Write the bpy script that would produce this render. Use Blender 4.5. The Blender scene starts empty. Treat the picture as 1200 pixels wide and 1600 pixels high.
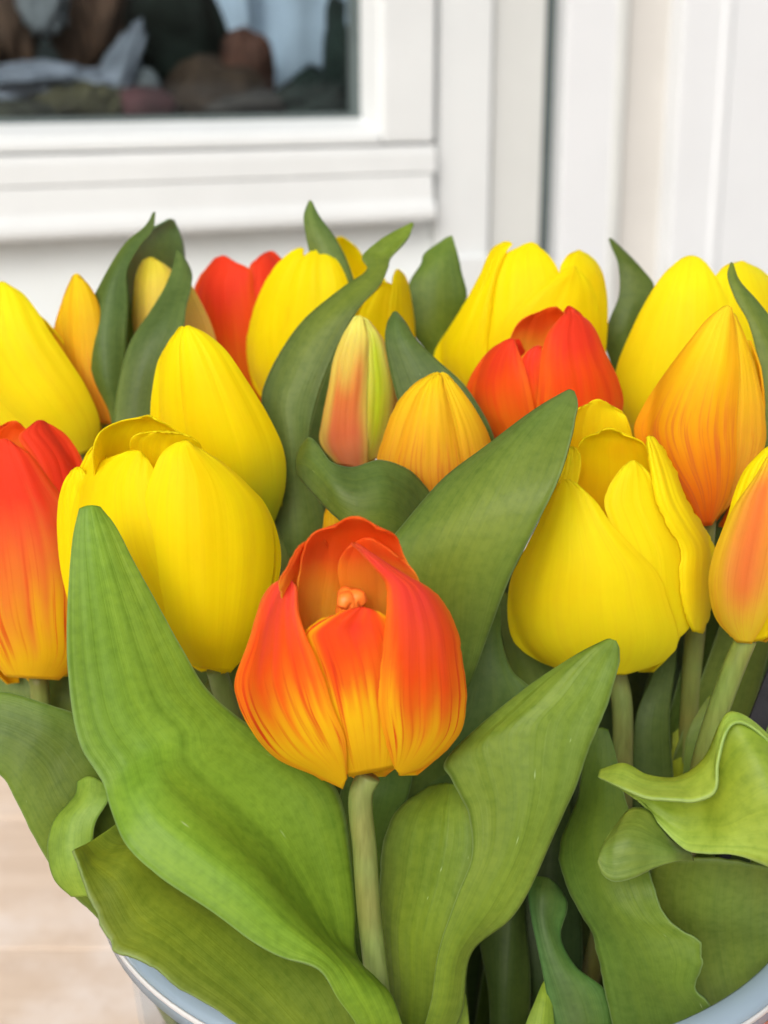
import bpy, bmesh, math, random
import numpy as np
from mathutils import Vector, noise

S = bpy.context.scene
COL = S.collection
random.seed(4)
R = math.radians

# ------------------------------------------------------------------ camera
CAM_Z = 0.468
PITCH = R(17.5)
F = 2222.0                                   # 50 mm lens, photograph is 1200 x 1600
cam = bpy.data.cameras.new('camera')
cam.sensor_fit = 'VERTICAL'; cam.sensor_height = 36.0; cam.lens = 50.0
cam.clip_start = 0.01; cam.clip_end = 300.0
cam.dof.use_dof = True; cam.dof.focus_distance = 0.39; cam.dof.aperture_fstop = 12.5
camo = bpy.data.objects.new('camera', cam); COL.objects.link(camo)
camo.location = (0, 0, CAM_Z); camo.rotation_euler = (R(90) - PITCH, 0, 0)
S.camera = camo

# ------------------------------------------------------------------ sky, sun, exposure
SUN_EL, SUN_AZ = R(36), R(196)               # high soft sun behind the camera, to its left
world = bpy.data.worlds.new('World'); S.world = world; world.use_nodes = True
wn = world.node_tree.nodes; wl = world.node_tree.links
bg = wn['Background']
sky = wn.new('ShaderNodeTexSky'); sky.sky_type = 'NISHITA'; sky.sun_disc = False
sky.sun_elevation = SUN_EL; sky.sun_rotation = SUN_AZ
sky.air_density = 1.0; sky.dust_density = 6.0; sky.ozone_density = 0.6
hs = wn.new('ShaderNodeHueSaturation'); hs.inputs['Saturation'].default_value = 0.50
wl.new(sky.outputs[0], hs.inputs['Color']); wl.new(hs.outputs[0], bg.inputs['Color'])
bg.inputs['Strength'].default_value = 0.12
sun = bpy.data.lights.new('sun', 'SUN'); sun.energy = 1.3; sun.angle = R(40); sun.color = (1, .99, .975)
suno = bpy.data.objects.new('sun', sun); COL.objects.link(suno)
# direction towards the sun: rotation 0 = +Y, turning towards +X
sd = Vector((math.sin(SUN_AZ) * math.cos(SUN_EL), math.cos(SUN_AZ) * math.cos(SUN_EL), math.sin(SUN_EL)))
suno.rotation_euler = sd.to_track_quat('Z', 'Y').to_euler(); suno.location = sd * 5
S.view_settings.view_transform = 'Standard'; S.view_settings.look = 'None'
S.view_settings.gamma = 1.0; S.view_settings.exposure = 0.24
S.render.engine = 'CYCLES'
S.cycles.max_bounces = 10; S.cycles.diffuse_bounces = 5; S.cycles.transmission_bounces = 8
S.cycles.transparent_max_bounces = 12
S.cycles.use_denoising = True

# ------------------------------------------------------------------ helpers
SP, CP = math.sin(PITCH), math.cos(PITCH)
def P(px, py, d):
    """point of the place seen at photo pixel (px, py), d centimetres deep"""
    d = d * 0.01
    x = (px - 600.0) / F * d; u = (800.0 - py) / F * d
    return np.array([x, d * CP + u * SP, CAM_Z - d * SP + u * CP])

def Parr(px, py, d):
    d = d * 0.01
    x = (px - 600.0) / F * d; u = (800.0 - py) / F * d
    return np.stack([x, d * CP + u * SP, CAM_Z - d * SP + u * CP], -1)

def tag(o, label=None, cat=None, group=None, kind=None):
    if label: o['label'] = label
    if cat: o['category'] = cat
    if group: o['group'] = group
    if kind: o['kind'] = kind
    return o

def empty(name, loc, label=None, cat=None, group=None):
    o = bpy.data.objects.new(name, None); COL.objects.link(o)
    o.location = tuple(loc); o.empty_display_size = 0.02
    return tag(o, label, cat, group)

def link(name, me, mat, parent=None, origin=None):
    o = bpy.data.objects.new(name, me); COL.objects.link(o)
    if mat is not None: me.materials.append(mat)
    if parent is not None: o.parent = parent
    if origin is not None: o.location = origin
    return o

def catmull(pts, n):
    """centripetal spline through pts (k, ...) -> (k-1)*n+1 samples along axis 0"""
    pts = np.asarray(pts, float); k = len(pts)
    ext = np.concatenate([2 * pts[:1] - pts[1:2], pts, 2 * pts[-1:] - pts[-2:-1]])
    d = np.linalg.norm(np.diff(ext, axis=0), axis=-1).reshape(k + 1, -1).mean(1) ** .5 + 1e-6
    out = []
    for i in range(k - 1):
        p0, p1, p2, p3 = ext[i:i + 4]; a, b, c = d[i:i + 3]
        m1 = (p1 - p0) / a - (p2 - p0) / (a + b) + (p2 - p1) / b
        m2 = (p2 - p1) / b - (p3 - p1) / (b + c) + (p3 - p2) / c
        m1 = m1 * b; m2 = m2 * b
        for j in range(n):
            t = j / n
            out.append((2 * t ** 3 - 3 * t * t + 1) * p1 + (t ** 3 - 2 * t * t + t) * m1 + (-2 * t ** 3 + 3 * t * t) * p2 + (t ** 3 - t * t) * m2)
    out.append(pts[-1])
    return np.array(out)

def grid_mesh(name, grids, uvs, cols, stk):
    """one mesh from several (m, n, 3) point grids with uv, colour and streak values"""
    V = []; Fc = []; UV = []; C = []; K = []; b = 0
    for G, U, c, k in zip(grids, uvs, cols, stk):
        m, n = G.shape[:2]
        V.append(G.reshape(-1, 3)); UV.append(U.reshape(-1, 2)); C.append(c.reshape(-1, 3)); K.append(k.reshape(-1))
        idx = (b + np.arange(m * n)).reshape(m, n)
        q = np.stack([idx[:-1, :-1], idx[:-1, 1:], idx[1:, 1:], idx[1:, :-1]], -1).reshape(-1, 4)
        Fc.append(q); b += m * n
    V = np.concatenate(V); Fc = np.concatenate(Fc); UV = np.concatenate(UV); C = np.concatenate(C); K = np.concatenate(K)
    me = bpy.data.meshes.new(name)
    me.from_pydata(V.tolist(), [], Fc.tolist())
    uvl = me.uv_layers.new(name='UVMap')
    uvl.data.foreach_set('uv', UV[Fc.reshape(-1)].reshape(-1).astype(np.float32))
    a = me.attributes.new('Col', 'FLOAT_COLOR', 'POINT')
    a.data.foreach_set('color', np.concatenate([C, np.ones((len(C), 1))], 1).reshape(-1).astype(np.float32))
    s = me.attributes.new('Streak', 'FLOAT', 'POINT'); s.data.foreach_set('value', K.astype(np.float32))
    me.polygons.foreach_set('use_smooth', np.ones(len(me.polygons), bool))
    me.update()
    return me

def solid(o, th, off=0.0):
    m = o.modifiers.new('thickness', 'SOLIDIFY'); m.thickness = th; m.offset = off
    m.use_even_offset = False
    return o

def snoise(x, y, z):
    return noise.noise(Vector((x, y, z)))

def grad(stops, t):
    t = np.asarray(t)
    xs = [s[0] for s in stops]
    return np.stack([np.interp(t, xs, [s[1][k] for s in stops]) for k in range(3)], -1)

def smooth(a, b, x):
    x = np.clip((x - a) / (b - a), 0, 1); return x * x * (3 - 2 * x)

# ------------------------------------------------------------------ materials
def mat_new(name):
    m = bpy.data.materials.new(name); m.use_nodes = True
    nt = m.node_tree; nt.nodes.clear()
    return m, nt.nodes, nt.links

def nd(ns, t, **kw):
    n = ns.new(t)
    for k, v in kw.items():
        if k in n.inputs: n.inputs[k].default_value = v
        else: setattr(n, k, v)
    return n

def mix_rgb(ns, ls, a, b, fac, mode='MIX'):
    m = ns.new('ShaderNodeMix'); m.data_type = 'RGBA'; m.blend_type = mode
    for sock, v in ((m.inputs[0], fac), (m.inputs[6], a), (m.inputs[7], b)):
        if hasattr(v, 'is_output'): ls.new(v, sock)
        elif isinstance(v, (int, float)): sock.default_value = v
        else: sock.default_value = tuple(v) + (1,)
    return m.outputs[2]

def ramp(ns, ls, src, a, b, smoothstep=True):
    m = ns.new('ShaderNodeMapRange'); m.interpolation_type = 'SMOOTHSTEP' if smoothstep else 'LINEAR'
    ls.new(src, m.inputs['Value']); m.inputs['From Min'].default_value = a; m.inputs['From Max'].default_value = b
    return m.outputs[0]

def uvscale(ns, ls, sx, sy):
    uv = ns.new('ShaderNodeUVMap'); uv.uv_map = 'UVMap'
    mp = ns.new('ShaderNodeMapping'); ls.new(uv.outputs[0], mp.inputs[0])
    mp.inputs['Scale'].default_value = (sx, sy, 1)
    oi = ns.new('ShaderNodeObjectInfo')
    cx = ns.new('ShaderNodeMath'); cx.operation = 'MULTIPLY'; ls.new(oi.outputs['Random'], cx.inputs[0]); cx.inputs[1].default_value = 37
    cb = ns.new('ShaderNodeCombineXYZ')
    for i in range(3): ls.new(cx.outputs[0], cb.inputs[i])
    ls.new(cb.outputs[0], mp.inputs['Location'])
    return mp.outputs[0]

def petal_material(name, streak_rgb, speck=0.16, trans=0.30):
    m, ns, ls = mat_new(name)
    at = ns.new('ShaderNodeAttribute'); at.attribute_name = 'Col'
    sk = ns.new('ShaderNodeAttribute'); sk.attribute_name = 'Streak'
    # long thin streaks running from the base of the petal to its tip
    v1 = uvscale(ns, ls, 24, 1.7); n1 = nd(ns, 'ShaderNodeTexNoise', Scale=1.0, Detail=3.0, Roughness=0.6, Distortion=0.25); ls.new(v1, n1.inputs['Vector'])
    st = ramp(ns, ls, n1.outputs['Fac'], 0.50, 0.66)
    mu = ns.new('ShaderNodeMath'); mu.operation = 'MULTIPLY'; ls.new(st, mu.inputs[0]); ls.new(sk.outputs['Fac'], mu.inputs[1])
    mu.use_clamp = True
    c1 = mix_rgb(ns, ls, at.outputs['Color'], streak_rgb, mu.outputs[0])
    # very fine fibres and mottling of the pigment
    v2 = uvscale(ns, ls, 46, 2.2); n2 = nd(ns, 'ShaderNodeTexNoise', Scale=1.0, Detail=3.0); ls.new(v2, n2.inputs['Vector'])
    tc = ns.new('ShaderNodeTexCoord')
    n3 = nd(ns, 'ShaderNodeTexNoise', Scale=95.0, Detail=4.0); ls.new(tc.outputs['Object'], n3.inputs['Vector'])
    f2 = ramp(ns, ls, n2.outputs['Fac'], 0.35, 0.75, False); f3 = ramp(ns, ls, n3.outputs['Fac'], 0.3, 0.75, False)
    a = ns.new('ShaderNodeMath'); a.operation = 'ADD'; ls.new(f2, a.inputs[0]); ls.new(f3, a.inputs[1])
    b = ns.new('ShaderNodeMath'); b.operation = 'MULTIPLY'; ls.new(a.outputs[0], b.inputs[0]); b.inputs[1].default_value = speck
    c2 = mix_rgb(ns, ls, c1, (0.80, 0.66, 0.5), b.outputs[0], 'MULTIPLY')
    # relief: fine ribs
    v4 = uvscale(ns, ls, 26, 1.3); n4 = nd(ns, 'ShaderNodeTexNoise', Scale=1.0, Detail=4.0, Roughness=0.6); ls.new(v4, n4.inputs['Vector'])
    n5 = nd(ns, 'ShaderNodeTexNoise', Scale=900.0, Detail=2.0); ls.new(tc.outputs['Object'], n5.inputs['Vector'])
    b1 = nd(ns, 'ShaderNodeBump', Strength=0.20, Distance=0.0005); ls.new(n4.outputs['Fac'], b1.inputs['Height'])
    b2 = nd(ns, 'ShaderNodeBump', Strength=0.12, Distance=0.0002); ls.new(n5.outputs['Fac'], b2.inputs['Height']); ls.new(b1.outputs[0], b2.inputs['Normal'])
    pr = nd(ns, 'ShaderNodeBsdfPrincipled', Roughness=0.55)
    pr.inputs['Subsurface Weight'].default_value = 0.55; pr.inputs['Subsurface Radius'].default_value = (1.0, .7, .25); pr.inputs['Subsurface Scale'].default_value = .003
    pr.inputs['Specular IOR Level'].default_value = 0.09
    ls.new(c2, pr.inputs['Base Color']); ls.new(b2.outputs[0], pr.inputs['Normal'])
    tr = ns.new('ShaderNodeBsdfTranslucent'); ls.new(c2, tr.inputs['Color']); ls.new(b1.outputs[0], tr.inputs['Normal'])
    mx = nd(ns, 'ShaderNodeMixShader'); mx.inputs[0].default_value = trans
    ls.new(pr.outputs[0], mx.inputs[1]); ls.new(tr.outputs[0], mx.inputs[2])
    out = ns.new('ShaderNodeOutputMaterial'); ls.new(mx.outputs[0], out.inputs[0])
    return m

def leaf_material(name):
    m, ns, ls = mat_new(name)
    at = ns.new('ShaderNodeAttribute'); at.attribute_name = 'Col'
    tc = ns.new('ShaderNodeTexCoord')
    v1 = uvscale(ns, ls, 34, 1.0); n1 = nd(ns, 'ShaderNodeTexNoise', Scale=1.0, Detail=3.0, Roughness=0.55); ls.new(v1, n1.inputs['Vector'])
    v2 = uvscale(ns, ls, 12, 1.2); n2 = nd(ns, 'ShaderNodeTexNoise', Scale=1.0, Detail=5.0, Roughness=0.65); ls.new(v2, n2.inputs['Vector'])
    n3 = nd(ns, 'ShaderNodeTexNoise', Scale=60.0, Detail=5.0, Roughness=0.65); ls.new(tc.outputs['Object'], n3.inputs['Vector'])
    n3b = nd(ns, 'ShaderNodeTexNoise', Scale=420.0, Detail=3.0); ls.new(tc.outputs['Object'], n3b.inputs['Vector'])
    c = mix_rgb(ns, ls, at.outputs['Color'], (0.80, 0.85, 0.74), ramp(ns, ls, n1.outputs['Fac'], .50, .8, False), 'MULTIPLY')
    c = mix_rgb(ns, ls, c, (1.22, 1.15, 0.97), ramp(ns, ls, n2.outputs['Fac'], .42, .8, False), 'MULTIPLY')
    c = mix_rgb(ns, ls, c, (0.84, 0.88, 0.82), ramp(ns, ls, n3.outputs['Fac'], .45, .75, False), 'MULTIPLY')
    c = mix_rgb(ns, ls, c, (0.80, 0.85, 0.74), ramp(ns, ls, n3b.outputs['Fac'], .42, .72, False), 'MULTIPLY')
    # small pale scuffs and rare dark specks
    v5 = uvscale(ns, ls, 30, 20); n5 = nd(ns, 'ShaderNodeTexNoise', Scale=1.0, Detail=2.0); ls.new(v5, n5.inputs['Vector'])
    c = mix_rgb(ns, ls, c, (0.42, 0.55, 0.25), ramp(ns, ls, n5.outputs['Fac'], .74, .90), 'MIX')
    # pale translucent margin
    uv = ns.new('ShaderNodeUVMap'); uv.uv_map = 'UVMap'
    sx = ns.new('ShaderNodeSeparateXYZ'); ls.new(uv.outputs[0], sx.inputs[0])
    s1 = ns.new('ShaderNodeMath'); s1.operation = 'SUBTRACT'; ls.new(sx.outputs[0], s1.inputs[0]); s1.inputs[1].default_value = 0.5
    s2 = ns.new('ShaderNodeMath'); s2.operation = 'ABSOLUTE'; ls.new(s1.outputs[0], s2.inputs[0])
    eg = ramp(ns, ls, s2.outputs[0], 0.478, 0.497)
    eg2 = ns.new('ShaderNodeMath'); eg2.operation = 'MULTIPLY'; ls.new(eg, eg2.inputs[0]); eg2.inputs[1].default_value = 0.32
    c = mix_rgb(ns, ls, c, (0.30, 0.42, 0.20), eg2.outputs[0], 'MIX')
    b1 = nd(ns, 'ShaderNodeBump', Strength=0.26, Distance=0.0006); ls.new(n1.outputs['Fac'], b1.inputs['Height'])
    b2 = nd(ns, 'ShaderNodeBump', Strength=0.30, Distance=0.0004); ls.new(n3b.outputs['Fac'], b2.inputs['Height']); ls.new(b1.outputs[0], b2.inputs['Normal'])
    pr = nd(ns, 'ShaderNodeBsdfPrincipled', Roughness=0.50)
    pr.inputs['Specular IOR Level'].default_value = 0.30
    ls.new(c, pr.inputs['Base Color']); ls.new(b2.outputs[0], pr.inputs['Normal'])
    tr = ns.new('ShaderNodeBsdfTranslucent')
    tcx = mix_rgb(ns, ls, c, (1.5, 1.6, 0.5), 1.0, 'MULTIPLY'); ls.new(tcx, tr.inputs['Color'])
    mx = nd(ns, 'ShaderNodeMixShader'); mx.inputs[0].default_value = 0.22
    ls.new(pr.outputs[0], mx.inputs[1]); ls.new(tr.outputs[0], mx.inputs[2])
    out = ns.new('ShaderNodeOutputMaterial'); ls.new(mx.outputs[0], out.inputs[0])
    return m

def stem_material():
    m, ns, ls = mat_new('stem')
    at = ns.new('ShaderNodeAttribute'); at.attribute_name = 'Col'
    tc = ns.new('ShaderNodeTexCoord')
    mp = ns.new('ShaderNodeMapping'); mp.inputs['Scale'].default_value = (1, 1, .12); ls.new(tc.outputs['Object'], mp.inputs[0])
    n1 = nd(ns, 'ShaderNodeTexNoise', Scale=700.0, Detail=3.0); ls.new(mp.outputs[0], n1.inputs['Vector'])
    n2 = nd(ns, 'ShaderNodeTexNoise', Scale=45.0, Detail=3.0); ls.new(tc.outputs['Object'], n2.inputs['Vector'])
    c = mix_rgb(ns, ls, at.outputs['Color'], (0.7, 0.72, 0.66), ramp(ns, ls, n1.outputs['Fac'], .4, .75, False), 'MULTIPLY')
    c = mix_rgb(ns, ls, c, (1.1, .82, .8), ramp(ns, ls, n2.outputs['Fac'], .4, .7, False), 'MULTIPLY')
    bp = nd(ns, 'ShaderNodeBump', Strength=0.25, Distance=0.0003); ls.new(n1.outputs['Fac'], bp.inputs['Height'])
    pr = nd(ns, 'ShaderNodeBsdfPrincipled', Roughness=0.42); pr.inputs['Specular IOR Level'].default_value = 0.35
    ls.new(c, pr.inputs['Base Color']); ls.new(bp.outputs[0], pr.inputs['Normal'])
    out = ns.new('ShaderNodeOutputMaterial'); ls.new(pr.outputs[0], out.inputs[0])
    return m

def paint(name, rgb, rough=0.5, var=0.06, bump=0.1, scale=14.0, spec=0.4):
    m, ns, ls = mat_new(name)
    tc = ns.new('ShaderNodeTexCoord')
    n1 = nd(ns, 'ShaderNodeTexNoise', Scale=scale, Detail=6.0, Roughness=0.6); ls.new(tc.outputs['Object'], n1.inputs['Vector'])
    n2 = nd(ns, 'ShaderNodeTexNoise', Scale=scale * 16, Detail=3.0); ls.new(tc.outputs['Object'], n2.inputs['Vector'])
    c = mix_rgb(ns, ls, rgb, tuple(x * (1 - var * 2) for x in rgb), ramp(ns, ls, n1.outputs['Fac'], .4, .75, False))
    bp = nd(ns, 'ShaderNodeBump', Strength=bump, Distance=0.0005); ls.new(n2.outputs['Fac'], bp.inputs['Height'])
    pr = nd(ns, 'ShaderNodeBsdfPrincipled', Roughness=rough); pr.inputs['Specular IOR Level'].default_value = spec
    ls.new(c, pr.inputs['Base Color']); ls.new(bp.outputs[0], pr.inputs['Normal'])
    out = ns.new('ShaderNodeOutputMaterial'); ls.new(pr.outputs[0], out.inputs[0])
    return m

def wood(name, rgb, dark, worn, along='X'):
    m, ns, ls = mat_new(name)
    tc = ns.new('ShaderNodeTexCoord')
    mp = ns.new('ShaderNodeMapping'); ls.new(tc.outputs['Object'], mp.inputs[0])
    mp.inputs['Scale'].default_value = (1.3, 16, 16) if along == 'X' else (16, 1.3, 16)
    n1 = nd(ns, 'ShaderNodeTexNoise', Scale=2.0, Detail=7.0, Roughness=0.62, Distortion=0.9); ls.new(mp.outputs[0], n1.inputs['Vector'])
    n2 = nd(ns, 'ShaderNodeTexNoise', Scale=9.0, Detail=5.0, Roughness=0.7); ls.new(mp.outputs[0], n2.inputs['Vector'])
    n3 = nd(ns, 'ShaderNodeTexNoise', Scale=7.0, Detail=5.0, Roughness=0.6); ls.new(tc.outputs['Object'], n3.inputs['Vector'])
    c = mix_rgb(ns, ls, rgb, dark, ramp(ns, ls, n1.outputs['Fac'], .42, .72, False))
    c = mix_rgb(ns, ls, c, dark, ramp(ns, ls, n2.outputs['Fac'], .55, .9, False))
    c = mix_rgb(ns, ls, c, worn, ramp(ns, ls, n3.outputs['Fac'], .48, .66))
    n4 = nd(ns, 'ShaderNodeTexNoise', Scale=24.0, Detail=6.0, Roughness=0.7); ls.new(tc.outputs['Object'], n4.inputs['Vector'])
    c = mix_rgb(ns, ls, c, dark, ramp(ns, ls, n4.outputs['Fac'], .50, .80))
    bp = nd(ns, 'ShaderNodeBump', Strength=0.3, Distance=0.0008); ls.new(n2.outputs['Fac'], bp.inputs['Height'])
    pr = nd(ns, 'ShaderNodeBsdfPrincipled', Roughness=0.65); pr.inputs['Specular IOR Level'].default_value = 0.25
    ls.new(c, pr.inputs['Base Color']); ls.new(bp.outputs[0], pr.inputs['Normal'])
    out = ns.new('ShaderNodeOutputMaterial'); ls.new(pr.outputs[0], out.inputs[0])
    return m

def clear_plastic(name, rgb, rough, alpha_mix):
    m, ns, ls = mat_new(name)
    pr = nd(ns, 'ShaderNodeBsdfPrincipled', Roughness=rough); pr.inputs['Base Color'].default_value = tuple(rgb) + (1,)
    pr.inputs['Specular IOR Level'].default_value = 0.5
    tr = ns.new('ShaderNodeBsdfTransparent'); tr.inputs[0].default_value = (.93, .95, .97, 1)
    mx = ns.new('ShaderNodeMixShader'); mx.inputs[0].default_value = alpha_mix
    ls.new(tr.outputs[0], mx.inputs[1]); ls.new(pr.outputs[0], mx.inputs[2])
    out = ns.new('ShaderNodeOutputMaterial'); ls.new(mx.outputs[0], out.inputs[0])
    return m

def glass_pane():
    m, ns, ls = mat_new('window_glass')
    gl = nd(ns, 'ShaderNodeBsdfGlossy', Roughness=0.0); gl.inputs['Color'].default_value = (.95, .97, 1, 1)
    tr = ns.new('ShaderNodeBsdfTransparent'); tr.inputs[0].default_value = (.80, .85, .86, 1)
    fr = nd(ns, 'ShaderNodeFresnel', IOR=1.5)
    mx = ns.new('ShaderNodeMixShader'); geo = ns.new('ShaderNodeNewGeometry'); iv = ns.new('ShaderNodeMath'); iv.operation = 'SUBTRACT'; iv.inputs[0].default_value = 1; ls.new(geo.outputs['Backfacing'], iv.inputs[1])
    fm = ns.new('ShaderNodeMath'); fm.operation = 'MULTIPLY'; ls.new(fr.outputs[0], fm.inputs[0]); ls.new(iv.outputs[0], fm.inputs[1]); ls.new(fm.outputs[0], mx.inputs[0])
    ls.new(tr.outputs[0], mx.inputs[1]); ls.new(gl.outputs[0], mx.inputs[2])
    out = ns.new('ShaderNodeOutputMaterial'); ls.new(mx.outputs[0], out.inputs[0])
    return m

M = dict(
    yellow=petal_material('yellow_petal', (0.80, 0.50, 0.02), 0.10),
    fire=petal_material('orange_petal', (0.76, 0.055, 0.010), 0.14),
    bud=petal_material('bud_petal', (0.75, 0.16, 0.03), 0.14),
    leaf=leaf_material('tulip_leaf'), stem=stem_material(),
    frame=paint('window_frame_paint', (.635, .665, .670), .35, .035, .05, 9),
    siding=paint('siding_paint', (.69, .735, .74), .5, .04, .2, 10),
    casing=paint('casing_paint', (.63, .66, .665), .45, .03, .15, 10),
    shadeboard=paint('shaded_board_paint', (.57, .59, .575), .5, .03, .15, 10),  # greyer than the other boards, their shade put into the paint
    beige=paint('beige_board_paint', (.57, .56, .53), .55, .04, .2, 8),
    bright=paint('bright_wall_paint', (.655, .68, .70), .5, .02, .15, 8),
    gasket=paint('rubber_gasket', (.10, .13, .13), .6, .1, .1, 30),
    wood_x=wood('bench_wood_long', (.70, .56, .44), (.60, .46, .35), (.78, .68, .60), 'X'),
    wood_y=wood('bench_wood_cross', (.72, .49, .37), (.52, .34, .24), (.76, .62, .52), 'Y'),
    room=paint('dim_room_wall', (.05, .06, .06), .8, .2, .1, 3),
    lip=clear_plastic('bucket_rim_plastic', (.38, .49, .60), .22, .60),
    plastic=clear_plastic('bucket_clear_plastic', (.75, .80, .85), .12, .05),
    tagm=paint('dark_grey_plastic', (.016, .016, .020), .75, .35, .6, 120),
    paving=paint('grey_paving', (.45, .44, .42), .85, .2, .6, 4),
    glass=glass_pane(),
)

# ------------------------------------------------------------------ flowers
class Body:
    """egg-shaped body of a flower: axis from base to tip in photo pixels with depths in cm"""
    PROF = ([-.2, 0, .06, .15, .3, .45, .6, .75, .88, .97, 1.0, 1.2], [.15, .34, .58, .80, .98, 1.0, .94, .80, .60, .40, .30, .10])
    def __init__(s, base, tip, db, dt, w, prof=None):
        s.b = np.array(base, float); s.t = np.array(tip, float); s.db = db; s.dt = dt; s.w = w
        s.ax = s.t - s.b; s.L = np.hypot(*s.ax); pr = prof or s.PROF
        xs = np.linspace(-.4, 1.4, 361); ys = np.interp(xs, *pr); g = np.exp(-(np.arange(-30, 31) / 13.) ** 2); g /= g.sum()
        s.prof = (xs, np.convolve(np.pad(ys, 30, 'edge'), g, 'valid'))
    def radius(s, t): return s.w * np.interp(t, *s.prof)
    def coords(s, x, y):
        dx = x - s.b[0]; dy = y - s.b[1]
        t = (dx * s.ax[0] + dy * s.ax[1]) / s.L ** 2
        u = (dx * -s.ax[1] + dy * s.ax[0]) / s.L
        return t, u
    def depth(s, x, y, off, back=False):
        t, u = s.coords(x, y)
        r = s.radius(t); dc = s.db + (s.dt - s.db) * np.clip(t, -.2, 1.2)
        q = np.clip(np.abs(u) / np.maximum(r, 8), 0, 1.25)
        k = np.sqrt(np.maximum(1 - q ** 2, 0) + 0.02) - .14 - .5 * np.maximum(q - 1, 0)
        cm = dc / F
        return (dc + (k * r * cm) * (0.88 if back else -0.80)) - off, t

def petal(body, rows, off=0.0, back=False, pal=None, seed=0, bulge=0.12, ragged=0.0, name='petal',
          ridge=0.0, curl=0.0, nt=7, ns_=34):
    """one petal: rows of (left x, left y, right x, right y) from base to tip, laid over the flower's body"""
    rr = np.array([[(r[0], r[1]), ((r[0] + r[2]) / 2, (r[1] + r[3]) / 2), (r[2], r[3])] if len(r) == 4 else
                   [(r[0], r[1]), (r[2], r[3]), (r[4], r[5])] for r in rows], float)
    for i, kk in ((-1, .26), (-2, .07)):
        if len(rows[i]) == 4:
            dr = (rr[i, 0] + rr[i, 2] - rr[i - 1, 0] - rr[i - 1, 2]); dr = dr / (np.hypot(*dr) + 1e-6)
            rr[i, 1] += dr * kk * np.hypot(*(rr[i, 2] - rr[i, 0]))
    A = catmull(rr, nt)                                   # along
    sv = 0.5 - 0.5 * np.cos(np.linspace(0, math.pi, ns_))
    # quadratic through left, middle, right
    l, m, r = A[:, 0], A[:, 1], A[:, 2]
    s = sv[None, :, None]
    G = l[:, None] * (2 * (s - .5) * (s - 1)) + m[:, None] * (-4 * s * (s - 1)) + r[:, None] * (2 * s * (s - .5))
    nT = len(A); tv = np.linspace(0, 1, nT)
    # tip row arched so that it does not end in a straight cut
    if ragged > 0:
        for i in range(nT):
            for j, side in ((0, -1), (-1, 1)):
                pass
        edge = np.abs(2 * sv - 1) ** 8
        n1 = np.array([snoise(t * 26, seed * 3.1, 0) + .6 * snoise(t * 60, seed, 5) for t in tv])
        n2 = np.array([snoise(t * 26, seed * 3.1, 9) + .6 * snoise(t * 60, seed, 3) for t in tv])
        G[:, :, 0] += ragged * edge[None, :] * np.where(sv[None, :] < .5, n1[:, None], n2[:, None])
    x = G[..., 0]; y = G[..., 1]
    D, tb = body.depth(x, y, off, back)
    D = D + off * .35 * np.abs(2 * sv[None, :] - 1) ** 4 * (0 if back else 1)
    T, Sg = np.meshgrid(tv, sv, indexing='ij')
    w = 1 - (2 * Sg - 1) ** 2
    D = D - bulge * w * np.sin(np.pi * np.clip(T, 0, 1)) * (-.6 if back else 1)
    if ridge: D = D + ridge * np.exp(-((Sg - .5) / .06) ** 2) * np.sin(np.pi * T)
    if curl: D = D - curl * smooth(.75, 1, T) - curl * .6 * (np.abs(2 * Sg - 1) ** 6)
    wob = np.array([[snoise(t * 3.2, q * 2.6, seed * 1.7) for q in sv] for t in tv])
    wob2 = np.array([[snoise(t * 1.6, q * 11, seed * 2.3 + 4) for q in sv] for t in tv])
    crease = np.exp(-((Sg - .5 - .06 * math.sin(seed)) / .035) ** 2) * smooth(.08, .35, T) * (1 - smooth(.8, 1, T))
    D = D + 0.07 * wob + 0.050 * wob2 * smooth(.0, .4, T) + .030 * crease
    ruf = np.array([[snoise(t * 9, q * 3, seed * 4.1 + 2) for q in sv] for t in tv])
    D = D + .10 * ruf * np.maximum(np.abs(2 * Sg - 1) ** 6, smooth(.8, 1, T)) * smooth(.3, .8, T)
    W = Parr(x, y, D)
    kind = pal
    col, st = PALS[kind](np.clip(tb, 0, 1), Sg, T, wob, seed, back)
    return W, np.stack([Sg, T], -1), col, st

def yel(mid=(.97, .74, .003), base=(.96, .69, .004), tip=(.97, .77, .004), low=None, edge=None, lowto=.16):
    def f(tb, s, t, n, seed, back):
        c = grad([(0, base), (.3, mid), (.75, mid), (1, tip)], tb + n * .1)
        if low is not None:
            k = (1 - smooth(0.0, lowto * 2.2, tb + n * .08))[..., None]
            c = c * (1 - k) + np.array(low) * k
        if edge is not None:
            k = (smooth(.62, 1, np.abs(2 * s - 1)) * .8)[..., None]
            c = c * (1 - k) + np.array(edge) * k
        c = c * (1 + .10 * n[..., None] * np.array([.15, 1, 1]))
        return c, np.full(tb.shape, .10)
    return f

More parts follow.
